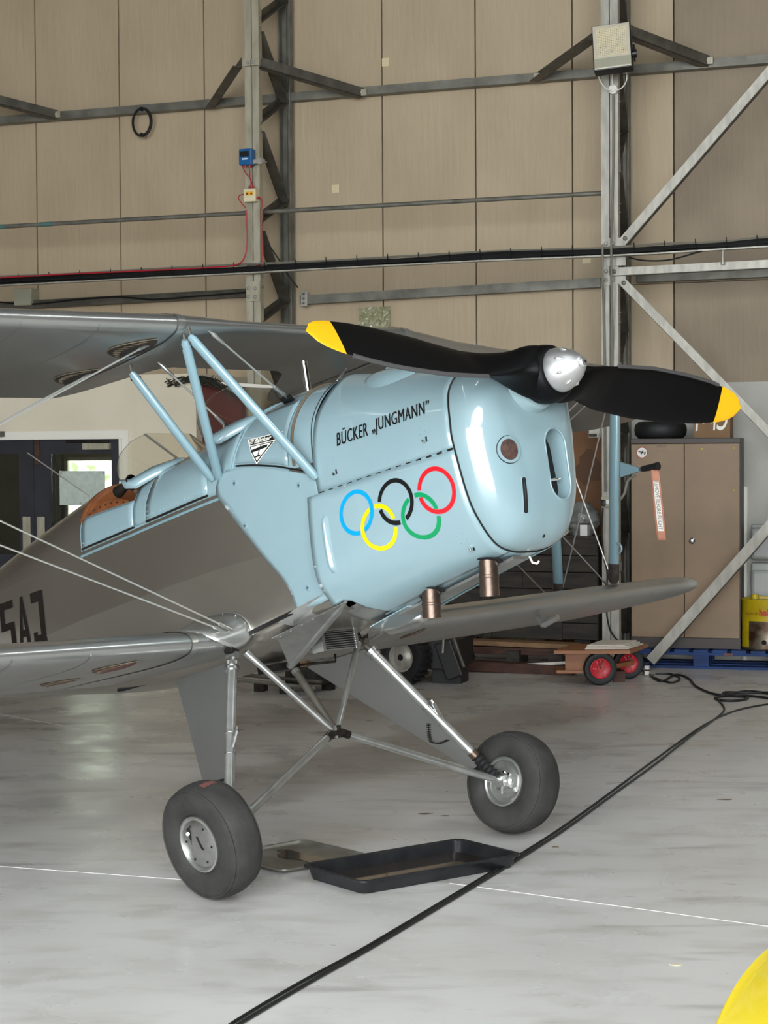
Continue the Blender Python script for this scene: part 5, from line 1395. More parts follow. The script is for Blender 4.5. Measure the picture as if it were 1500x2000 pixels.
# ---------------------------------------------------------------- undercarriage
WHL = {}
for s in (-1, 1):
    c = PI_ @ (MID + AY * (HALF * s) + V((0, 0, .21))); WHL[s] = c
CAMB = math.radians(10)
upw = (PI_.to_3x3() @ V((0, 0, 1))).normalized()
for s in (-1, 1):
    # outward axle direction, slightly cambered (top leaning out)
    ax = (V((0, s, 0)) * math.cos(CAMB) - upw * math.sin(CAMB)).normalized()
    c = WHL[s] + V((0, 0, 0)) + upw * .004
    half_ = [(0, .2085), (.022, .2075), (.042, .2035), (.056, .1965), (.0635, .188), (.0685, .178), (.072, .160), (.0725, .135), (.066, .112), (.055, .102), (.040, .095)]
    prof = [(-h, r) for h, r in reversed(half_)] + half_[1:]
    wh = sub('wheel', M['rubber'], plane, lambda b: b.lathe(prof, c, ax, 64), smooth=50)
    for q in (-1, 1):
        sub('tread_ridge', M['rubber'], wh, lambda b: b.lathe([(q * .0585, .1955), (q * .0625, .1965), (q * .0660, .1905), (q * .0620, .187)], c, ax, 64, True), smooth=60)
    rim = sub('rim', M['silver'], wh, lambda b: b.lathe([(-.062, .088), (-.066, .094), (-.064, .101), (-.05, .103), (.05, .103), (.064, .101), (.066, .094), (.062, .088), (.045, .084), (.040, .03), (-.04, .03), (-.045, .084)], c, ax, 48, True), smooth=40)
    hub = sub('hub_plate', M['alu'], rim, lambda b: b.lathe([(.054, .090), (.059, .084), (.0605, .05), (.064, .03), (.065, .0)], c, ax, 40), smooth=50)
    if s == -1:
        x_ = ax.cross(V((1, 0, 0))).normalized(); y_ = ax.cross(x_)
        for k in range(6):
            a = k * math.pi / 3 + .3
            p = c + ax * .059 + (x_ * math.cos(a) + y_ * math.sin(a)) * .069
            sub('hub_screw', M['steel_dark'], wh, lambda b: b.lathe([(0, .005), (.003, .004)], p, ax, 8))
        # wall opening with valve and painted patch
        e1 = V((1, 0, 0)); e1 = (e1 - ax * e1.dot(ax)).normalized(); e2 = e1.cross(ax); e2 = e2 if e2.z > 0 else -e2
        o_ = c + ax * .0600
        sub('valve_opening', M['void'], wh, lambda b: b.plate([o_ + e1 * u + e2 * v for u, v in ((-.045, .058), (-.032, .064), (-.028, .04), (-.028, .012), (-.036, .0), (-.04, .03))], ax * .003), smooth=0)
        sub('valve', M['chrome'], wh, lambda b: b.tube([o_ + e1 * -.045 + e2 * .045, o_ + e1 * -.032 + e2 * .044 + ax * .01], .007, 8))
        sub('hub_patch', M['steel_dark'], wh, lambda b: b.plate([o_ + ax * .004 + e1 * u + e2 * v for u, v in ((.002, .03), (.012, .03), (.020, .0), (.028, -.022), (.016, -.02), (.008, .004))], ax * .002), smooth=0)
        for a0, a1, mm in ((.60, .75, 'lace_red'), (1.02, 1.08, 'ink')):
            b = MB(); ac = []
            for hh in (-.05, -.03, 0, .03, .052):
                r_ = float(np.interp(hh, [p[0] for p in prof], [p[1] for p in prof])) + .0012
                ac.append([c + ax * hh + (e1 * math.cos(a0 + (a1 - a0) * k / 4 + .55) + e2 * math.sin(a0 + (a1 - a0) * k / 4 + .55)) * r_ for k in range(5)])
            b.grid(ac).build('paint_mark', M[mm], wh, smooth=60)
    else:
        for k in range(8):
            a = k * math.pi / 4; e1 = V((1, 0, 0)); e2 = ax.cross(e1)
            p = c - ax * .045 + (e1 * math.cos(a) + e2 * math.sin(a)) * .04
            sub('hub_bolt', M['chrome'], wh, lambda b: b.lathe([(0, .007), (.012, .005)], p, -ax, 8))
        sub('brake_drum', M['silver'], wh, lambda b: b.lathe([(.03, .066), (.046, .064), (.050, .05), (.052, .03), (.06, .022)], c, -ax, 32), smooth=40)
        sub('brake_lever', M['silver'], wh, lambda b: (b.tube([c - ax * .06, c - ax * .066 - V((0, 0, .05)) + V((-.012, 0, 0))], [.012, .007], 8), b.box(c - ax * .06 + V((.03, 0, -.04)), (.05, .02, .018))), smooth=30)
    # main leg
    top = V((-.225, s * .345, .872)); axle = c - ax * .075; d = (top - axle).normalized()
    foot = axle + d * .025
    leg = sub('main_leg', M['silver'], plane, lambda b: b.tube([foot + d * .13, top - d * .05], .0205, 20), smooth=40)
    L_ = (top - foot).length
    for f, r, w in ((.93, .029, .018), (.90, .026, .012), (.52, .0225, .008), (.40, .0222, .008), (.205, .024, .02)):
        p = foot.lerp(top, f)
        sub('leg_collar', M['alu'], leg, lambda b: b.tube([p - d * w / 2, p + d * w / 2], r, 20))
    sub('leg_knuckle', M['alu'] if s == -1 else M['galv_d'], leg, lambda b: (b.tube([top - d * .05, top + d * .01], .012, 10), b.lathe([(-.025, .014), (.025, .014)], top - d * .005, (1, 0, 0), 12), b.box(top + d * .012, (.04, .03, .03))), smooth=30)
    pc = foot.lerp(top, .47)
    side_ = V((.95, 0, .2)) if s == -1 else V((.9, 0, .3))
    sub('filler_stub', M['alu'], leg, lambda b: (b.tube([pc + side_ * .015 - d * .03, pc + side_ * .042 + d * .035], [.009, .0075], 8), b.tube([pc + side_ * .042 + d * .035, pc + side_ * .045 + d * .05], .010, 8)), smooth=40)
    sub('bronze_collar', M['copper'], leg, lambda b: b.tube([foot + d * .115, foot + d * .145], .022, 20))
    gb_ = MB(); pts_ = []
    for k in range(13): pts_.append(foot + d * (.118 - .118 * k / 12))
    gb_.tube(pts_, [.019 if k % 2 else .026 for k in range(13)], 16); gb_.build('rubber_gaiter', M['rubber_b'], leg, smooth=20)
    # flat fabric-grey fairing panel behind the leg
    back = V((-1, 0, 0)); back = (back - d * back.dot(d)).normalized()
    u1 = top - d * .03 + back * .018; u2 = top - d * .02 + V((-.36, s * -.005, -.035)); l1 = foot + d * .10 + back * .018; l2 = foot + d * .085 + back * .085
    nrm_ = (u2 - u1).cross(l1 - u1).normalized()
    pf = MB(); pl = [u1, u2 + (u1 - u2) * .06 + V((0, 0, .004)), u2, u2 + (l2 - u2) * .04, l2, l2.lerp(l1, .6) + d * -.012, l1]
    pf.plate([p - nrm_ * .006 for p in pl], nrm_ * .012)
    pan = pf.build('leg_panel', M['dope'], plane, smooth=0, bevel=.004)
    if s == -1:
        q = foot.lerp(top, .24) + back * .03
        sub('data_plate', M['ink'], pan, lambda b: b.box(q + nrm_ * .0085 * (1 if nrm_.y < 0 else -1), (.04, .003, .045)), smooth=0)
    else:
        sg = V((0, 0, 0)); sgn_ = -1 if nrm_.y > 0 else 1; pw = PM @ (u1 + nrm_ * .0078 * sgn_); nw = PM.to_3x3() @ nrm_
        L2 = [PI_ @ onplane(x, y, pw, nw) for x, y in ((837, 1414), (838, 1434), (842, 1449), (857, 1452), (874, 1446))]
        cr = MB(); cr.tube([p + sg for p in curve_pts(L2, 6)], .0016, 4)
        for p in curve_pts(L2, 5):
            tg = (back * .8 + d * .6); cr.tube([p + tg * .010, p - tg * .010], .0015, 4)
        cr.build('stitched_repair', M['steel_dark'], pan)
    # radius rod from hub to the centre pyramid
    ap = V((-.092, s * .025, .515))
    rr_ = sub('radius_rod', M['silver'], plane, lambda b: b.tube([ap, ap.lerp(axle, .06), ap.lerp(axle, .9), axle + d * .0], [.010, .0145, .0155, .013], 14), smooth=50)
    sub('rod_clevis', M['steel_dark'], rr_, lambda b: (b.tube([ap, ap.lerp(axle, .05)], .0165, 10), b.lathe([(-.015, .008), (.015, .008)], ap.lerp(axle, .025), (1, 0, 0), 8)))
    sub('axle_stub', M['silver'], rr_, lambda b: (b.tube([axle, c - ax * .03], [.018, .024], 14), b.box(axle, (.05, .03, .04))), smooth=40)
AP = V((-.092, 0, .515))
for a, w in (((-.20, -.30, .875), .0135), ((-.20, .30, .865), .0125), ((-.27, 0, .79), .016)):
    k = sub('pyramid_strut', M['silver'] if w < .016 else M['galv_d'], plane, lambda b: b.tube([a, V(a).lerp(AP, .05), V(a).lerp(AP, .95), AP], [w * .7, w, w, w * .8], 12, flat=1.0), smooth=50)
    sub('strut_end', M['silver'], k, lambda b: b.tube([V(a), V(a).lerp(AP, .05)], w * 1.12, 10))
sub('pyramid_apex', M['steel_dark'], plane, lambda b: (b.tube([AP + V((0, 0, -.02)), AP + V((0, 0, .03))], .022, 12), b.box(AP, (.05, .05, .02))), smooth=30)
sub('belly_fitting', M['steel_dark'], plane, lambda b: (b.box((-.33, -.03, .81), (.12, .12, .03)), b.tube([(-.30, .05, .81), (-.2, .16, .80), (-.24, .2, .83)], .006, 6)), smooth=30)
for s in (-1, 1): sub('leg_bracket', M['steel_dark'], plane, lambda b: b.box((-.225, s * .345, .895), (.05, .04, .03)), smooth=0, bevel=.004)
# tail skid and tail surfaces (outside the picture, carry the tail)
tz = (PI_ @ (PM @ V((-3.62, 0, 1.13))))
def tailwheel(b):
    P = PM @ V((-3.55, 0, 1.15)); Q = V((P.x, P.y, 0.07)) - NH * .05
    b.tube([PI_ @ P, PI_ @ Q], .018, 10); b.lathe([(-.03, .02), (-.03, .06), (-.015, .07), (.015, .07), (.03, .06), (.03, .02)], PI_ @ Q, (0, 1, 0), 24)
sub('tail_wheel', M['rubber'], plane, tailwheel)
b = MB(); b.plate([(-3.05, 0, 1.40), (-3.45, 0, 1.85), (-3.7, 0, 1.98), (-3.95, 0, 1.9), (-4.05, 0, 1.5), (-3.95, 0, 1.15), (-3.7, 0, 1.15)], (0, .03, 0)); b.build('fin', M['dope'], plane, smooth=0)
b = MB(); b.plate([(-3.05, -.06, 1.36), (-3.3, -1.1, 1.36), (-3.6, -1.25, 1.36), (-3.85, -1.0, 1.36), (-3.8, 0, 1.36), (-3.85, 1.0, 1.36), (-3.6, 1.25, 1.36), (-3.3, 1.1, 1.36), (-3.05, .06, 1.36)], (0, 0, .03)); b.build('tailplane', M['dope'], plane, smooth=0)
# ================================================================== THINGS ON THE FLOOR
def tray(nm, label, corners, h, rim, m, lip, taper=.03, zc=None):
    """rectangular tray from the seen corner points of its rim"""
    C = [ground(px, py, h) for px, py in corners]
    c = sum(C, Vector()) / 4
    ex = ((C[1] - C[0]) + (C[2] - C[3])).normalized(); ey = ((C[3] - C[0]) + (C[2] - C[1])); ey = (ey - ex * ey.dot(ex)).normalized()
    lx = ((C[1] - C[0]).length + (C[2] - C[3]).length) / 2; ly = ((C[3] - C[0]).length + (C[2] - C[1]).length) / 2
    t = thing(nm, label, 'tray', (c.x, c.y, 0), math.atan2(ex.y, ex.x))
    def ringr(dx, z, r):
        w, d = lx / 2 - dx, ly / 2 - dx; out = []
        for cx, cy, a0 in ((1, 1, 0), (-1, 1, 90), (-1, -1, 180), (1, -1, 270)):
            for k in range(7):
                a = math.radians(a0 + 15 * k); out.append(Vector((cx * (w - r) + r * math.cos(a), cy * (d - r) + r * math.sin(a), z)))
        return out
    R0 = rim
    rows = [ringr(lip + taper, .001, R0), ringr(lip + .002, h - .002, R0), ringr(0.004, h - .002, R0 + lip), ringr(0, h - .006, R0 + lip), ringr(-.0005, h + .001, R0 + lip), ringr(.004, h + .0025, R0 + lip), ringr(lip + .003, h + .0015, R0), ringr(lip + .006, h - .004, R0), ringr(lip + taper + .006, .006, R0)]
    b = MB(); b.grid(rows, closed=True); n = len(rows[0]); b.f.append(tuple(range(n))[::-1]); k = (len(rows) - 1) * n; b.f.append(tuple(range(k, k + n)))
    b.build('pan', M[m], t, smooth=50)
    return t, ringr, lx, ly, lip + taper
t, rr, lx, ly, ins = tray('drip_tray', 'deep black plastic drip tray with brown oil in it, between the main wheels', [(602, 1694), (731, 1728), (1000, 1664), (879, 1632)], .052, .03, 'tray_black', .012, .015)
sub('oil_puddle', M['oil'], t, lambda b: b.plate(rr(ins + .012, .0065, .03), (0, 0, .004)), smooth=0)
t, rr, lx, ly, ins = tray('baking_tray', 'shallow dull aluminium tray half under the black drip tray', [(462, 1672), (566, 1705), (706, 1664), (560, 1635)], .018, .03, 'tray_alu', .008, .012)
sp = MB(); rnd = random.Random(2)
pts = [Vector((.03 + .17 * math.cos(a) * (1 + rnd.uniform(-.35, .25)), .02 + .06 * math.sin(a) * (1 + rnd.uniform(-.4, .3)), .0068)) for a in [k * math.pi / 9 for k in range(18)]]
sp.plate(pts, (0, 0, .0012)); sp.build('oil_stain', M['oil'], t, smooth=0)

def floor_cable(label, pix, r=.0085, dz=0.0, nm='power_cable', nn=8):
    P = [ground(x, y, r + dz) for x, y in pix]
    return tag(sub(nm, M['cable'], None, lambda b: b.tube(curve_pts(P, nn), r, 7)), label, 'cable')
main = [(440, 2020), (480, 1992), (600, 1921), (700, 1865), (780, 1818), (882, 1757), (1003, 1684), (1103, 1620), (1200, 1550), (1280, 1492), (1350, 1437), (1395, 1405), (1414, 1388), (1410, 1375), (1396, 1362)]
floor_cable('long black power cable running from the near floor edge to the coil at right', main, .006)
floor_cable('second black power cable lying along the left side of the long one', [(x - 5 - (y > 1900) * 5, y - 4) for x, y in main[:9]] + [(1276, 1486), (1372, 1418), (1440, 1387), (1520, 1372)], .0055)
floor_cable('looped black cable from the strut foot to the coil at the right edge', [(1262, 1312), (1290, 1330), (1320, 1318), (1345, 1325), (1362, 1342), (1405, 1357), (1460, 1350), (1510, 1356)], .008)
floor_cable('black cable curling around the foot of the floor strut', [(1256, 1282), (1253, 1306), (1275, 1322), (1310, 1333), (1328, 1326), (1312, 1317), (1280, 1316)], .007)
floor_cable('black cable coiled flat on the floor at the right edge', [(1520, 1352), (1460, 1353), (1416, 1352), (1420, 1358), (1460, 1362), (1445, 1368), (1410, 1368), (1398, 1362), (1440, 1358), (1490, 1362), (1520, 1368)], .008)
bits = ((1415, 1562, .03), (1320, 1885, .018), (830, 1590, .03), (870, 1594, .02), (1085, 1655, .015))
for k, (x, y, r) in enumerate(bits):
    p = ground(x, y, 0); rnd = random.Random(k)
    lab = ('brown scrap of leaf on the floor near the right edge', 'pale fleck of paper on the near floor at right', 'dark scrap on the floor left of the far wheel', 'small dark scrap beside another on the floor, nearer the far wheel', 'tiny dry leaf on the floor right of the far wheel')[k]
    b = MB(); b.plate([p + Vector((r * math.cos(a) * rnd.uniform(.7, 1.2), .45 * r * math.sin(a) * rnd.uniform(.6, 1.2), .0006)) for a in [q * math.pi / 5 for q in range(10)]], (0, 0, .002))
    tag(b.build('floor_scrap', M['paper' if k == 1 else 'strap'], None, smooth=0), lab, 'scrap')

# yellow tail surface of a neighbouring aircraft reaching in at the lower right corner
zy = .62
edge_px = [(1385, 2040), (1395, 2000), (1410, 1965), (1432, 1925), (1460, 1887), (1500, 1848), (1560, 1808), (1640, 1785)]
E_ = [ground(x, y, zy) for x, y in edge_px]
t = thing('yellow_tailplane', 'bright yellow rounded tail surface reaching in at the lower right corner', 'tailplane', (E_[4].x, E_[4].y, 0), 0)
o0 = Vector(t.location)
ed = curve_pts([p - o0 for p in E_], 6)
far_ = [Vector((ed[-1].x + .25, ed[-1].y - .25, zy)), Vector((ed[0].x + .75, ed[0].y - .75, zy)), Vector((ed[0].x + .02, ed[0].y - .35, zy))]
pol = ed + far_; cen = sum(pol, Vector()) / len(pol)
def shrink(f, dz): return [Vector((cen.x + (p.x - cen.x) * f, cen.y + (p.y - cen.y) * f, p.z + dz)) for p in pol]
b = MB(); b.grid([shrink(.93, .0), shrink(.985, -.004), shrink(1.0, -.012), shrink(1.0, -.020), shrink(.985, -.030), shrink(.93, -.036)], closed=True)
n = len(pol); b.f.append(tuple(range(n))); b.f.append(tuple(range(5 * n, 6 * n)))
b.build('surface', M['yellow'], t, smooth=45)
sub('brace_strut', M['galv'], t, lambda b: (b.tube([(cen.x, cen.y, zy - .03), (cen.x + .05, cen.y - .05, .02)], .015, 10), b.lathe([(0, .06), (.02, .06)], (cen.x + .05, cen.y - .05, 0), (0, 0, 1), 16)))

# pitot sleeve and streamer
tip_, end_, yy = PITOT
Wp = lambda p: PM @ p
a_, c_ = Wp(tip_.lerp(end_, .12)), Wp(end_)
t = thing('pitot_cover', 'black sleeve on the pitot tube with a pink REMOVE BEFORE FLIGHT streamer', 'pitot cover', a_, 0)
dv = (c_ - a_)
sub('sleeve', M['rubber_b'], t, lambda b: b.tube([Vector((0, 0, 0)), dv * .12, dv * .8, dv], [.011, .015, .018, .021], 14))
sub('clip', M['chrome'], t, lambda b: b.tube([dv * -.01, dv * .03], .0135, 12))
nv = (CAM - a_); nv.z = 0; nv.normalize(); xv = Vector((-nv.y, nv.x, 0)); xv = xv if xv.x > 0 else -xv
s0 = dv * .78 + Vector((0, 0, -.012))
dist = (a_ - CAM).dot(_f); px = dist / FPX
def strip(k, w0, off=0.0):
    out = []
    return out
rows = []
for i in range(25):
    f = i / 24; z = -f * 138 * px; x = 13 * px * f; w = (7.5 + 1.8 * math.sin(f * 2.8)) * px
    y = .012 * math.sin(f * 7); rows.append([s0 + xv * (x + w * u) + nv * (y + .004 * u * math.sin(f * 9)) + Vector((0, 0, z)) for u in (-1, -.5, 0, .5, 1)])
sb = MB(); sb.grid(rows); sm = sb.build('streamer', M['streamer'], t, smooth=60, solid=.0015)
rw = []
for i in range(4, 22): rw.append([rows[i][0].lerp(rows[i][4], q) + nv * .003 for q in (.2, .5, .8)])
wb_ = MB(); wb_.grid(rw); wb_.build('streamer_label', M['label_w'], sm, smooth=60)
def on_str(x, y):
    f = min(max((x * .68 + .175), 0), 1) * 24; i = min(int(f), 23); q = f - i
    A = rows[i][0].lerp(rows[i + 1][0], q); B = rows[i][4].lerp(rows[i + 1][4], q)
    return A.lerp(B, .3 + .42 * y) + nv * .0048
text_on('streamer_lettering', 'REMOVE BEFORE FLIGHT', .1, mat('streamer_ink', (120, 84, 70), .7), sm, on_str, fit=(1.0, 1.0))

# ---------------------------------------------------------------- pallet, cabinet, things on it
pa_ = ground(1205, 1302.5)
prz = math.radians(-15)
t = thing('pallet', 'worn blue wooden pallet under the brown cabinet', 'pallet', (pa_.x, pa_.y, 0), prz)
PL, PD, PH = 1.75, .46, .135
for k in range(3): sub('bottom_board', M['pallet'], t, lambda b: b.box((PL / 2, .05 + .18 * k, .009), (PL, .1, .018)), smooth=0)
for i in range(4):
    for k in range(3): sub('block', M['pallet'], t, lambda b: b.box((.07 + (PL - .14) * i / 3, .05 + .18 * k, .058), (.11, .1, .078)), smooth=0)
for k in range(3): sub('stringer_board', M['pallet'], t, lambda b: b.box((PL / 2, .05 + .18 * k, .1065), (PL, .1, .018)), smooth=0)
for k in range(13): sub('deck_board', M['pallet'], t, lambda b: b.box((.06 + (PL - .12) * k / 12, PD / 2, .1255), (.105, PD, .019)), smooth=0)
sub('worn_chip', M['lace_red'], t, lambda b: b.box((.80, -.001, .108), (.07, .002, .016)), smooth=0)

PW = thing_m = None
RP = Matrix.Rotation(prz, 4, 'Z')
def on_pal(px, py, yoff):
    """u along the pallet, height, for a pixel on the plane yoff behind the pallet front"""
    nrm = RP.to_3x3() @ Vector((0, 1, 0)); p0 = Vector((pa_.x, pa_.y, 0)) + nrm * yoff
    P = RP.inverted() @ (onplane(px, py, p0, nrm) - Vector((pa_.x, pa_.y, 0)))
    return P.x, P.z
x0, z1 = on_pal(1232, 857, .12); x1, zb_ = on_pal(1446, 1250, .12); zd = on_pal(1340, 866, .12)[1]; zp = on_pal(1240, 1244, .12)[1]; xm = on_pal(1337, 1000, .12)[0]
wx = lambda x, y, z: (RP @ Vector((x, y, z))) + Vector((pa_.x, pa_.y, 0))
CW, CH, CD_ = x1 - x0, z1 - PH, .33
t = thing('cabinet', 'brown two-door metal cabinet standing on the blue pallet', 'cabinet', wx(x0, .12, PH), prz)
sub('body', M['cab_d'], t, lambda b: b.box((CW / 2, CD_ / 2 + .012, CH / 2), (CW, CD_ - .024, CH)), smooth=0)
sub('top_trim', M['cab_d'], t, lambda b: b.box((CW / 2, .01, CH - (z1 - zd) / 2), (CW, .03, z1 - zd)), smooth=0, bevel=.003)
sub('plinth', M['cab_d'], t, lambda b: b.box((CW / 2, .005, (zp - PH) / 2), (CW, .012, zp - PH)), smooth=0)
for a, c in ((.004, xm - x0 - .002), (xm - x0 + .002, CW - .004)):
    d_ = sub('door', M['cab'], t, lambda b: b.box(((a + c) / 2, -.002, (zp + zd) / 2 - PH), (c - a, .022, zd - zp - .006)), smooth=0, bevel=.003)
    if a > .1:
        hx, hz = on_pal(1352, 1056, .12)
        sub('lock_knob', M['chrome'], d_, lambda b: (b.lathe([(0, .024), (.008, .023), (.012, .015), (.022, .014), (.024, .01)], (hx - x0, -.013, hz - PH), (0, -1, 0), 20)))
        for qx, qy in ((1372, 877), (1434, 875), (1434, 958)):
            ax_, az_ = on_pal(qx, qy, .12); sub('glue_dot', M['drum_y'], d_, lambda b: b.lathe([(0, .007), (.002, .006)], (ax_ - x0, -.013, az_ - PH), (0, -1, 0), 10))
    else:
        sx_, sz_ = on_pal(1254.5, 884, .12)
        s_ = sub('round_sticker', mat('sticker_red', (178, 60, 48), .6), d_, lambda b: b.lathe([(0, .041), (.001, .041)], (sx_ - x0, -.013, sz_ - PH), (0, -1, 0), 28), smooth=0)
        sub('sticker_face', M['label_w'], s_, lambda b: b.lathe([(0, .036), (.0008, .036)], (sx_ - x0, -.0141, sz_ - PH), (0, -1, 0), 28), smooth=0)
        b = MB(); q = lambda x, z: (sx_ - x0 + x, -.0155, sz_ - PH + z)
        b.plate([q(-.028, .006), q(.026, -.008), (q(.027, -.001)), q(-.026, .012)], (0, .0004, 0)); b.plate([q(-.012, -.012), q(.004, .018), q(.012, .016), q(-.002, -.012)], (0, .0004, 0)); b.plate([q(.014, -.016), q(.02, .01), q(.026, .006), q(.022, -.014)], (0, .0004, 0))
        b.build('sticker_aircraft', M['lace'], s_, smooth=0)
        nx_, nz_ = on_pal(1282, 874, .12)
        text_on('marker_note', 'GASKET', .02, M['cab_d'], d_, lambda x, y: Vector((nx_ - x0 + x, -.0135, nz_ - PH + y)), fit=(.075, .016))
        text_on('marker_note', 'BENCH', .02, mat('faint_marker', (120, 98, 74), .6), d_, lambda x, y: Vector((nx_ - x0 + x, -.0135, nz_ - PH - .032 + y)), fit=(.07, .014))
ctop = PH + CH
# black tyre-like cushion and upside-down carton on the cabinet
x2, _ = on_pal(1236, 840, .2); x3, _ = on_pal(1339, 840, .2); zt_ = on_pal(1288, 823, .2)[1]
Wd = x3 - x2
t = thing('spare_tyre', 'black smooth tyre lying flat on top of the cabinet at left', 'tyre', wx((x2 + x3) / 2, .12 + .17, ctop), prz)
hh = zt_ - ctop
sub('tyre', M['rubber_b'], t, lambda b: b.lathe([(0, Wd * .30), (.0, Wd * .42), (hh * .22, Wd * .485), (hh * .5, Wd * .5), (hh * .78, Wd * .485), (hh * .98, Wd * .42), (hh, Wd * .30), (hh * .8, Wd * .24), (hh * .2, Wd * .24)], (0, 0, .001), (0, 0, 1), 40, True), smooth=60)
x4, _ = on_pal(1356, 840, .2); x5, _ = on_pal(1427, 840, .2); zc_ = on_pal(1400, 800, .2)[1]
t = thing('carton', 'brown cardboard box lying upside down on top of the cabinet, white script on it', 'box', wx((x4 + x5) / 2, .16, ctop), prz)
cw = x5 - x4; ch = zc_ - ctop
sub('box', M['carton'], t, lambda b: b.box((0, .13, ch / 2 + .001), (cw, .26, ch)), smooth=0, bevel=.003)
text_on('carton_lettering', 'Chol', .1, M['white_paint'], t, lambda x, y: Vector((cw * .46 - x - y * .25 * .3, -.002, ch * 1.08 - y * 1.0 - .03 * x)), fit=(cw * .86, ch * .80), off=0.0012)
t = sub('flap', M['carton'], t, lambda b: b.box((0, .13, ch + .003), (cw, .26, .004)), smooth=0)
# yellow drum and clear containers right of the cabinet
xd0, zt2 = on_pal(1447, 1163, .3); xd1 = xd0 + (on_pal(1530, 1163, .3)[0] - xd0)
R = (on_pal(1552, 1200, .25)[0] - xd0) / 2; hd = zt2 - PH
t = thing('oil_drum', 'yellow tin drum worn to rusty metal below, on the pallet right of the cabinet', 'drum', wx(xd0 + R + .012, .02 + R, PH), prz)
sub('upper_shell', M['drum_y'], t, lambda b: b.lathe([(hd * .56, R), (hd * .93, R), (hd * .95, R + .004), (hd * .97, R), (hd * .97, R * .93), (hd * .93, R * .92)], (0, 0, 0), (0, 0, 1), 40), smooth=40)
sub('lower_shell', M['drum_s'], t, lambda b: b.lathe([(.001, R * .97), (.012, R + .003), (.022, R), (hd * .56, R), (hd * .56, R * .9)], (0, 0, 0), (0, 0, 1), 40), smooth=40)
def on_drum(x, z, off=.0015):
    a = x / R; return Vector((math.sin(a) * (R + off), -math.cos(a) * (R + off), z))
b = MB(); b.grid([[on_drum(-R * 1.25 + .10 * i / 6, .02 + hd * .6 * j / 6) for j in range(7)] for i in range(7)]); b.build('paint_left', M['drum_y'], t, smooth=60)
sub('spout', M['drum_y'], t, lambda b: (b.lathe([(hd * .96, .03), (hd * 1.05, .026), (hd * 1.05, .02)], (-R * .5, -.02, 0), (0, 0, 1), 14), b.box((0, .02, hd * .975), (R * .8, .02, .02))), smooth=40)
sub('tap_hole', M['void'], t, lambda b: b.lathe([(0, .018), (.004, .018)], on_drum(-.02, .06, -.001), (-.1, -1, 0), 14), smooth=0)
text_on('drum_lettering', 'hell', .06, mat('drum_red', (178, 40, 24), .5), t, lambda x, y: on_drum(-.055 + x, hd * .66 + y), fit=(.075, .055), off=.002)
text_on('drum_lettering', 'Sonne', .04, mat('drum_brown', (110, 70, 20), .5), t, lambda x, y: on_drum(-.17 + x, hd * .665 + y + .1 * x), fit=(.11, .022))
for k, (lab, z0_, hgt, xx) in enumerate((('clear plastic container standing behind the yellow drum', PH, .62, 1500), ('clear plastic container stacked above another behind the yellow drum', PH + .625, .27, 1502))):
    xa = on_pal(1466, 1100, .45)[0]; wq = .34
    t = thing('plastic_container', lab, 'container', wx(xa + wq / 2, .46, z0_), prz)
    sub('tub', M['poly'], t, lambda b: b.box((0, 0, hgt * .45 + .001), (wq, .10, hgt * .9)), smooth=0, bevel=.03, bseg=3)
    sub('lid', M['poly'], t, lambda b: b.box((0, 0, hgt * .93), (wq * .96, .09, hgt * .1)), smooth=0, bevel=.01)
xp = on_pal(1452, 1100, .53)[0]
t = thing('down_pipe', 'white plastic pipe standing against the lower wall right of the cabinet', 'pipe', wx(xp + .01, .53, 0), prz)
sub('pipe', M['white_paint'], t, lambda b: b.tube([(0, 0, 0), (0, 0, 1.3)], .022, 14)); sub('socket', M['white_paint'], t, lambda b: b.tube([(0, 0, .60), (0, 0, .66)], .025, 14))

# ---------------------------------------------------------------- trolley with red wheels
gA, gB = ground(1172, 1338), ground(1226, 1317)
ax_ = (gB - gA)
g0 = ground(1130, 1322)
t = thing('wooden_trolley', 'small plywood trolley with red wheels in front of the right column', 'trolley', (gA.x, gA.y, 0), 0)
dd = (gA - CAM).dot(_f); px = dd / FPX
bx = Vector((1, -.05, 0)).normalized(); by = Vector((-bx.y, bx.x, 0)); RB = Matrix((bx, by, Vector((0, 0, 1)))).transposed()
L = lambda x, y, z: bx * x + by * y + Vector((0, 0, z))
ht = (1338 - 1276) * px
b = MB(); b.plate([L(-.31, -.03, ht), L(.20, -.03, ht), L(.36, .42, ht), L(-.16, .42, ht)], (0, 0, .022)); b.build('top_board', M['wood_o'], t, smooth=0)
sub('side_board', M['wood_o'], t, lambda b: (b.box(L(-.08, .06, ht - .065), (.30, .02, .125), RB)), smooth=0)
sub('cross_board', M['wood_o'], t, lambda b: b.box(L(.08, .22, ht - .07), (.02, .32, .12), RB), smooth=0)
sub('base_board', M['wood_o'], t, lambda b: b.box(L(-.12, .16, .085), (.34, .26, .02), RB), smooth=0)
sub('axle_bar', M['wood_o'], t, lambda b: b.bar(L(.0, .03, .105), L(.24, .34, .115), .035, .03), smooth=0)
sub('caster_block', M['wood_r'], t, lambda b: b.box(L(.14, .2, .037), (.08, .1, .075), RB), smooth=0)
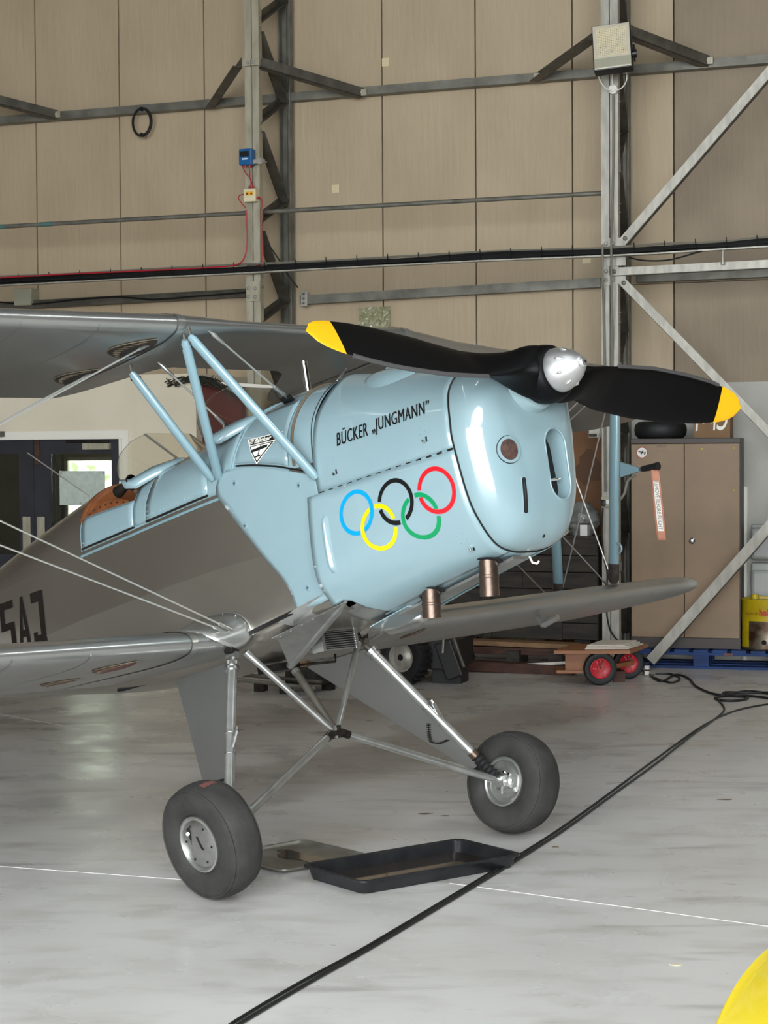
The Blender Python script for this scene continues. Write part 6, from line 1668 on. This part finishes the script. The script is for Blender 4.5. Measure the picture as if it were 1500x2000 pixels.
for k, (cx, cy, R_) in enumerate(((.0, .0, .112), (.215, .36, .108))):
    c = L(cx, cy, R_); axv = (by * -1 + bx * .12).normalized()
    w = sub('trolley_wheel', M['rubber_b'], t, lambda b: b.lathe([(-.024, R_ * .62), (-.03, R_ * .78), (-.026, R_ * .94), (-.012, R_), (.012, R_), (.026, R_ * .94), (.03, R_ * .78), (.024, R_ * .62)], c, axv, 36, True), smooth=50)
    sub('wheel_hub', M['red_hub'], w, lambda b: (b.lathe([(-.02, R_ * .64), (.02, R_ * .64), (.023, R_ * .58), (.016, R_ * .5), (.014, R_ * .22), (.03, R_ * .2), (.03, .0)], c, axv, 30), [b.bar(c + axv * .017, c + axv * .017 + (RB @ Matrix.Rotation(q * math.pi / 3, 3, 'Y') @ Vector((R_ * .58, 0, 0))), .008, .01, axv) for q in range(6)]), smooth=40)
    sub('cotter_pin', M['copper'], w, lambda b: b.tube([c + axv * .034 + Vector((0, 0, .0)), c + axv * .036 + Vector((-.012, 0, .035)), c + axv * .036 + Vector((0, 0, .055)), c + axv * .036 + Vector((.012, 0, .035)), c + axv * .034], .0035, 6))
tw = thing('folded_cloth', 'folded off-white cloth lying on the plywood trolley', 'cloth', (t.location.x, t.location.y, ht + .022), 0)
b = MB()
for k in range(3):
    z = .001 + .011 * k; f = 1 - .07 * k
    b.plate([L(-.10 * f, .03, z), L(.20 * f, .05, z), L(.32 * f, .36, z), L(.03, .36, z)], (0, 0, .010))
b.build('cloth', M['towel'], tw, smooth=0, bevel=.004)

# ---------------------------------------------------------------- timber, crate and clutter behind the nose
NB = N_COL + .0
def timber(nm, label, a, c, n, th, dp, m, group=None):
    A, B = hp(*a, n), hp(*c, n)
    o = sub(nm, M[m], None, lambda b: b.bar(A + HN * dp / 2, B + HN * dp / 2, dp, th), smooth=0, bevel=.003)
    return tag(o, label, 'timber', group)
timber('timber_beam', 'pale plank lying on top of the timber stack in front of the dark crate', (884, 1254), (1122, 1264), N_COL - .35, .035, .16, 'wood_l')
timber('timber_beam', 'red-brown beam under the pale plank in the timber stack', (884, 1268), (1118, 1276), N_COL - .35, .05, .14, 'wood_r')
timber('timber_beam', 'lowest red-brown beam of the timber stack, lying near the floor', (862, 1298), (1118, 1312), N_COL - .5, .07, .14, 'wood_r')
timber('white_strip', 'thin white strip lying between the beams of the timber stack', (868, 1308), (1116, 1294), N_COL - .46, .02, .03, 'white_paint')
A = hp(900, 1300, N_COL - .3)
for k, x in enumerate((905, 1010, 1092)):
    p = hp(x, 1290, N_COL - .28)
    tag(sub('timber_bearer', M['wood_d'], None, lambda b: b.box(Vector((p.x, p.y, .075)), (.1, .22, .15), RZ), smooth=0), 'dark bearer block under the timber stack, ' + ('leftmost of three', 'middle one of three', 'rightmost of three')[k], 'block')
# big dark crate of planks
cu0, cz1 = un(560, 1060, N_COL + .12); cu1 = un(1167, 1060, N_COL + .12)[0]; cz1 = un(1120, 1052, N_COL + .12)[1]; cz0 = un(1120, 1250, N_COL + .12)[1]
t = hthing('wooden_crate', 'large dark plank crate behind the nose of the biplane', 'crate', cu0, N_COL + .12)
CWd = cu1 - cu0
sub('core', M['void'], t, lambda b: b.box((CWd / 2, .22, (cz0 + cz1) / 2), (CWd - .04, .38, cz1 - cz0 - .04)), smooth=0)
nP = 6; hP = (cz1 - cz0) / nP
rnd = random.Random(4)
for k in range(nP):
    xs = [0, CWd * rnd.uniform(.3, .45), CWd * rnd.uniform(.62, .8), CWd]
    for a, c in zip(xs, xs[1:]):
        dz = rnd.uniform(0, .006)
        sub('plank', M['wood_d'], t, lambda b: b.box(((a + c) / 2, .012 + dz, cz0 + hP * (k + .5)), (c - a - .004, .024, hP - .008)), smooth=0)
for k in range(5): sub('top_plank', M['wood_d'], t, lambda b: b.box((CWd / 2, .045 + .085 * k, cz1 + .008), (CWd + .01, .08, .018)), smooth=0)
for x in (.06, CWd * .36, CWd * .66, CWd - .30): sub('batten', M['wood_d'], t, lambda b: b.box((x, -.012, (cz0 + cz1) / 2), (.07, .022, cz1 - cz0)), smooth=0)
sub('end_board', M['wood_d'], t, lambda b: b.box((CWd - .008, .22, (cz0 + cz1) / 2), (.016, .40, cz1 - cz0)), smooth=0)
sub('skid', M['wood_d'], t, lambda b: [b.box((x, .2, cz0 / 2), (.12, .36, cz0 - .001)) for x in (.1, CWd / 2, CWd - .12)], smooth=0)
top = cz1 + .017
# hardboard sheet leaning on the wall
u0, z1 = un(1062, 800, N_WALL - .1); u1 = un(1174, 800, N_WALL - .1)[0]
t = hthing('hardboard_sheet', 'stained brown hardboard sheet behind the nose, above the dark crate', 'board', u0, N_WALL - .1)
sub('sheet', M['hard'], t, lambda b: b.box(((u1 - u0) / 2, .02, z1 / 2), (u1 - u0, .012, z1)), smooth=0)
b = MB(); rnd = random.Random(6)
zz = un(1140, 915, N_WALL - .1)[1]; uu = un(1150, 915, N_WALL - .1)[0] - u0
b.plate([(uu + .11 * math.cos(a) * rnd.uniform(.6, 1.2), .0125, zz + .14 * math.sin(a) * rnd.uniform(.6, 1.2)) for a in [k * math.pi / 9 for k in range(18)]], (0, .001, 0)); b.build('stain', mat('dark_stain', (88, 58, 34), .7), t, smooth=0)
def crumple(nm, label, cat, px, py, n, w, h, d, m, zb):
    u, _ = un(px, py, n); t = hthing(nm, label, cat, u, n, zb)
    b = MB(); rnd = random.Random(int(px)); rows = []
    for i in range(13):
        f = i / 12; r = math.sin(math.pi * (.14 + .82 * f)) ** .6; row = []
        for j in range(20):
            a = 2 * math.pi * j / 20; q = r * rnd.uniform(.86, 1.14); row.append((w / 2 * q * math.cos(a), d / 2 * q * math.sin(a), h * f))
        rows.append(row)
    b.grid(rows, closed=True); b.f += [tuple(range(20)), tuple(range(240, 260))]
    b.build('bag', M[m], t, smooth=25); return t
crumple('plastic_bag', 'crumpled clear plastic bag heaped on the dark crate behind the nose', 'bag', 1136, 1000, N_COL + .34, .26, .25, .2, 'bag', top)
crumple('rag_bundle', 'small bundle of pale rags on the crate beside the nose', 'rag', 1098, 1030, N_COL + .22, .10, .12, .1, 'towel', top)
xx = un(1140, 1035, N_COL + .2)[0]
t = hthing('small_box', 'small white box standing on the dark crate left of the column', 'box', xx, N_COL + .2, top)
bs = (1047 - 1026) * 14.5 / FPX
sub('box', M['label_w'], t, lambda b: b.box((0, .04, bs / 2), (.055, .08, bs)), smooth=0); sub('lid', M['black'], t, lambda b: b.box((0, .04, bs + .005), (.057, .082, .010)), smooth=0)
xx, z1 = un(1219, 1008, N_WALL - .08); _, z0 = un(1219, 1032, N_WALL - .08)
tag(sub('orange_block', M['orange'], None, lambda b: hb(b, xx - .045, xx + .045, N_WALL - .09, N_WALL - .001, z0, z1), smooth=0, bevel=.003), 'orange wooden block fixed between the right column and the cabinet', 'block')

# ---------------------------------------------------------------- tow tractor and trailer frame behind the wheels
gc = ground(792, 1336)
t = thing('tow_tractor', 'black tow tractor with a grey-hubbed chunky wheel, mostly hidden under the wing', 'tractor', (gc.x, gc.y, 0), math.radians(-18))
Rw = .185; c = Vector((0, 0, Rw)); ax_ = Vector((-.35, -1, 0)).normalized()
w = sub('tractor_wheel', M['rubber_b'], t, lambda b: b.lathe([(-.05, Rw * .52), (-.065, Rw * .7), (-.06, Rw * .9), (-.035, Rw * .96), (.035, Rw * .96), (.06, Rw * .9), (.065, Rw * .7), (.05, Rw * .52)], c, ax_, 40, True), smooth=50)
b = MB(); e1 = Vector((0, 0, 1)); e2 = ax_.cross(e1).normalized()
for k in range(26):
    a = 2 * math.pi * k / 26; rv = e1 * math.cos(a) + e2 * math.sin(a); tv = e1 * -math.sin(a) + e2 * math.cos(a)
    b.box(c + rv * Rw * .955, (.1, .022, .022), Matrix((ax_, tv, rv)).transposed())
tag(b.build('tread_block', M['rubber_b'], w, smooth=0), kind='stuff')
sub('wheel_disc', M['galv_b'], w, lambda b: b.lathe([(.03, Rw * .55), (.052, Rw * .54), (.05, Rw * .46), (.03, Rw * .4), (.045, Rw * .25), (.055, Rw * .18)], c, ax_, 32), smooth=40)
sub('hub_bore', M['void'], w, lambda b: b.lathe([(.05, .022), (.058, .022)], c, ax_, 14), smooth=0)
sub('chassis', M['tractor'], t, lambda b: (b.box((.22, .25, .20), (.26, .45, .20)), b.box((.30, .02, .17), (.12, .03, .26), Matrix.Rotation(-.35, 3, 'Y')), b.box((-.1, .4, .2), (.7, .3, .16))), smooth=0, bevel=.01)
sub('chassis_leg', M['tractor'], t, lambda b: b.box((.26, .2, .055), (.2, .2, .109)), smooth=0); sub('chassis_leg', M['tractor'], t, lambda b: b.box((-.35, .45, .1), (.1, .1, .199)), smooth=0)
sub('lever', M['galv_b'], t, lambda b: b.tube([(.27, -.02, .22), (.28, -.03, .34)], .008, 8))
sub('hydraulic_arm', M['galv_d'], t, lambda b: b.tube([(.34, -.02, .34), (.42, -.03, .13)], .012, 8))
gt = ground(470, 1352)
t = thing('trailer_frame', 'low tubular trailer frame lying behind the landing gear', 'trailer', (gt.x, gt.y, 0), math.radians(-21))
for z, y, a, c_ in ((.19, .3, -.6, .62), (.13, .1, -.6, .55), (.10, 0, -.3, .55), (.16, .42, -.6, .6)):
    sub('frame_tube', M['galv'] if z < .12 else M['galv_d'], t, lambda b: b.tube([(a, y, z), (c_, y - .03, z - .05)], .013, 8))
sub('tool_box', M['steel_dark'], t, lambda b: (b.box((.42, .2, .12), (.26, .26, .12)), b.box((.25, .28, .17), (.2, .1, .1))), smooth=0)
sub('wooden_chock', M['wood_l'], t, lambda b: b.box((.40, .06, .20), (.12, .06, .045)), smooth=0)
for x, y in ((.32, .02), (.5, .3), (-.5, .35), (.1, .1)): sub('frame_leg', M['steel_dark'], t, lambda b: b.box((x, y, .03), (.07, .07, .059)), smooth=0)
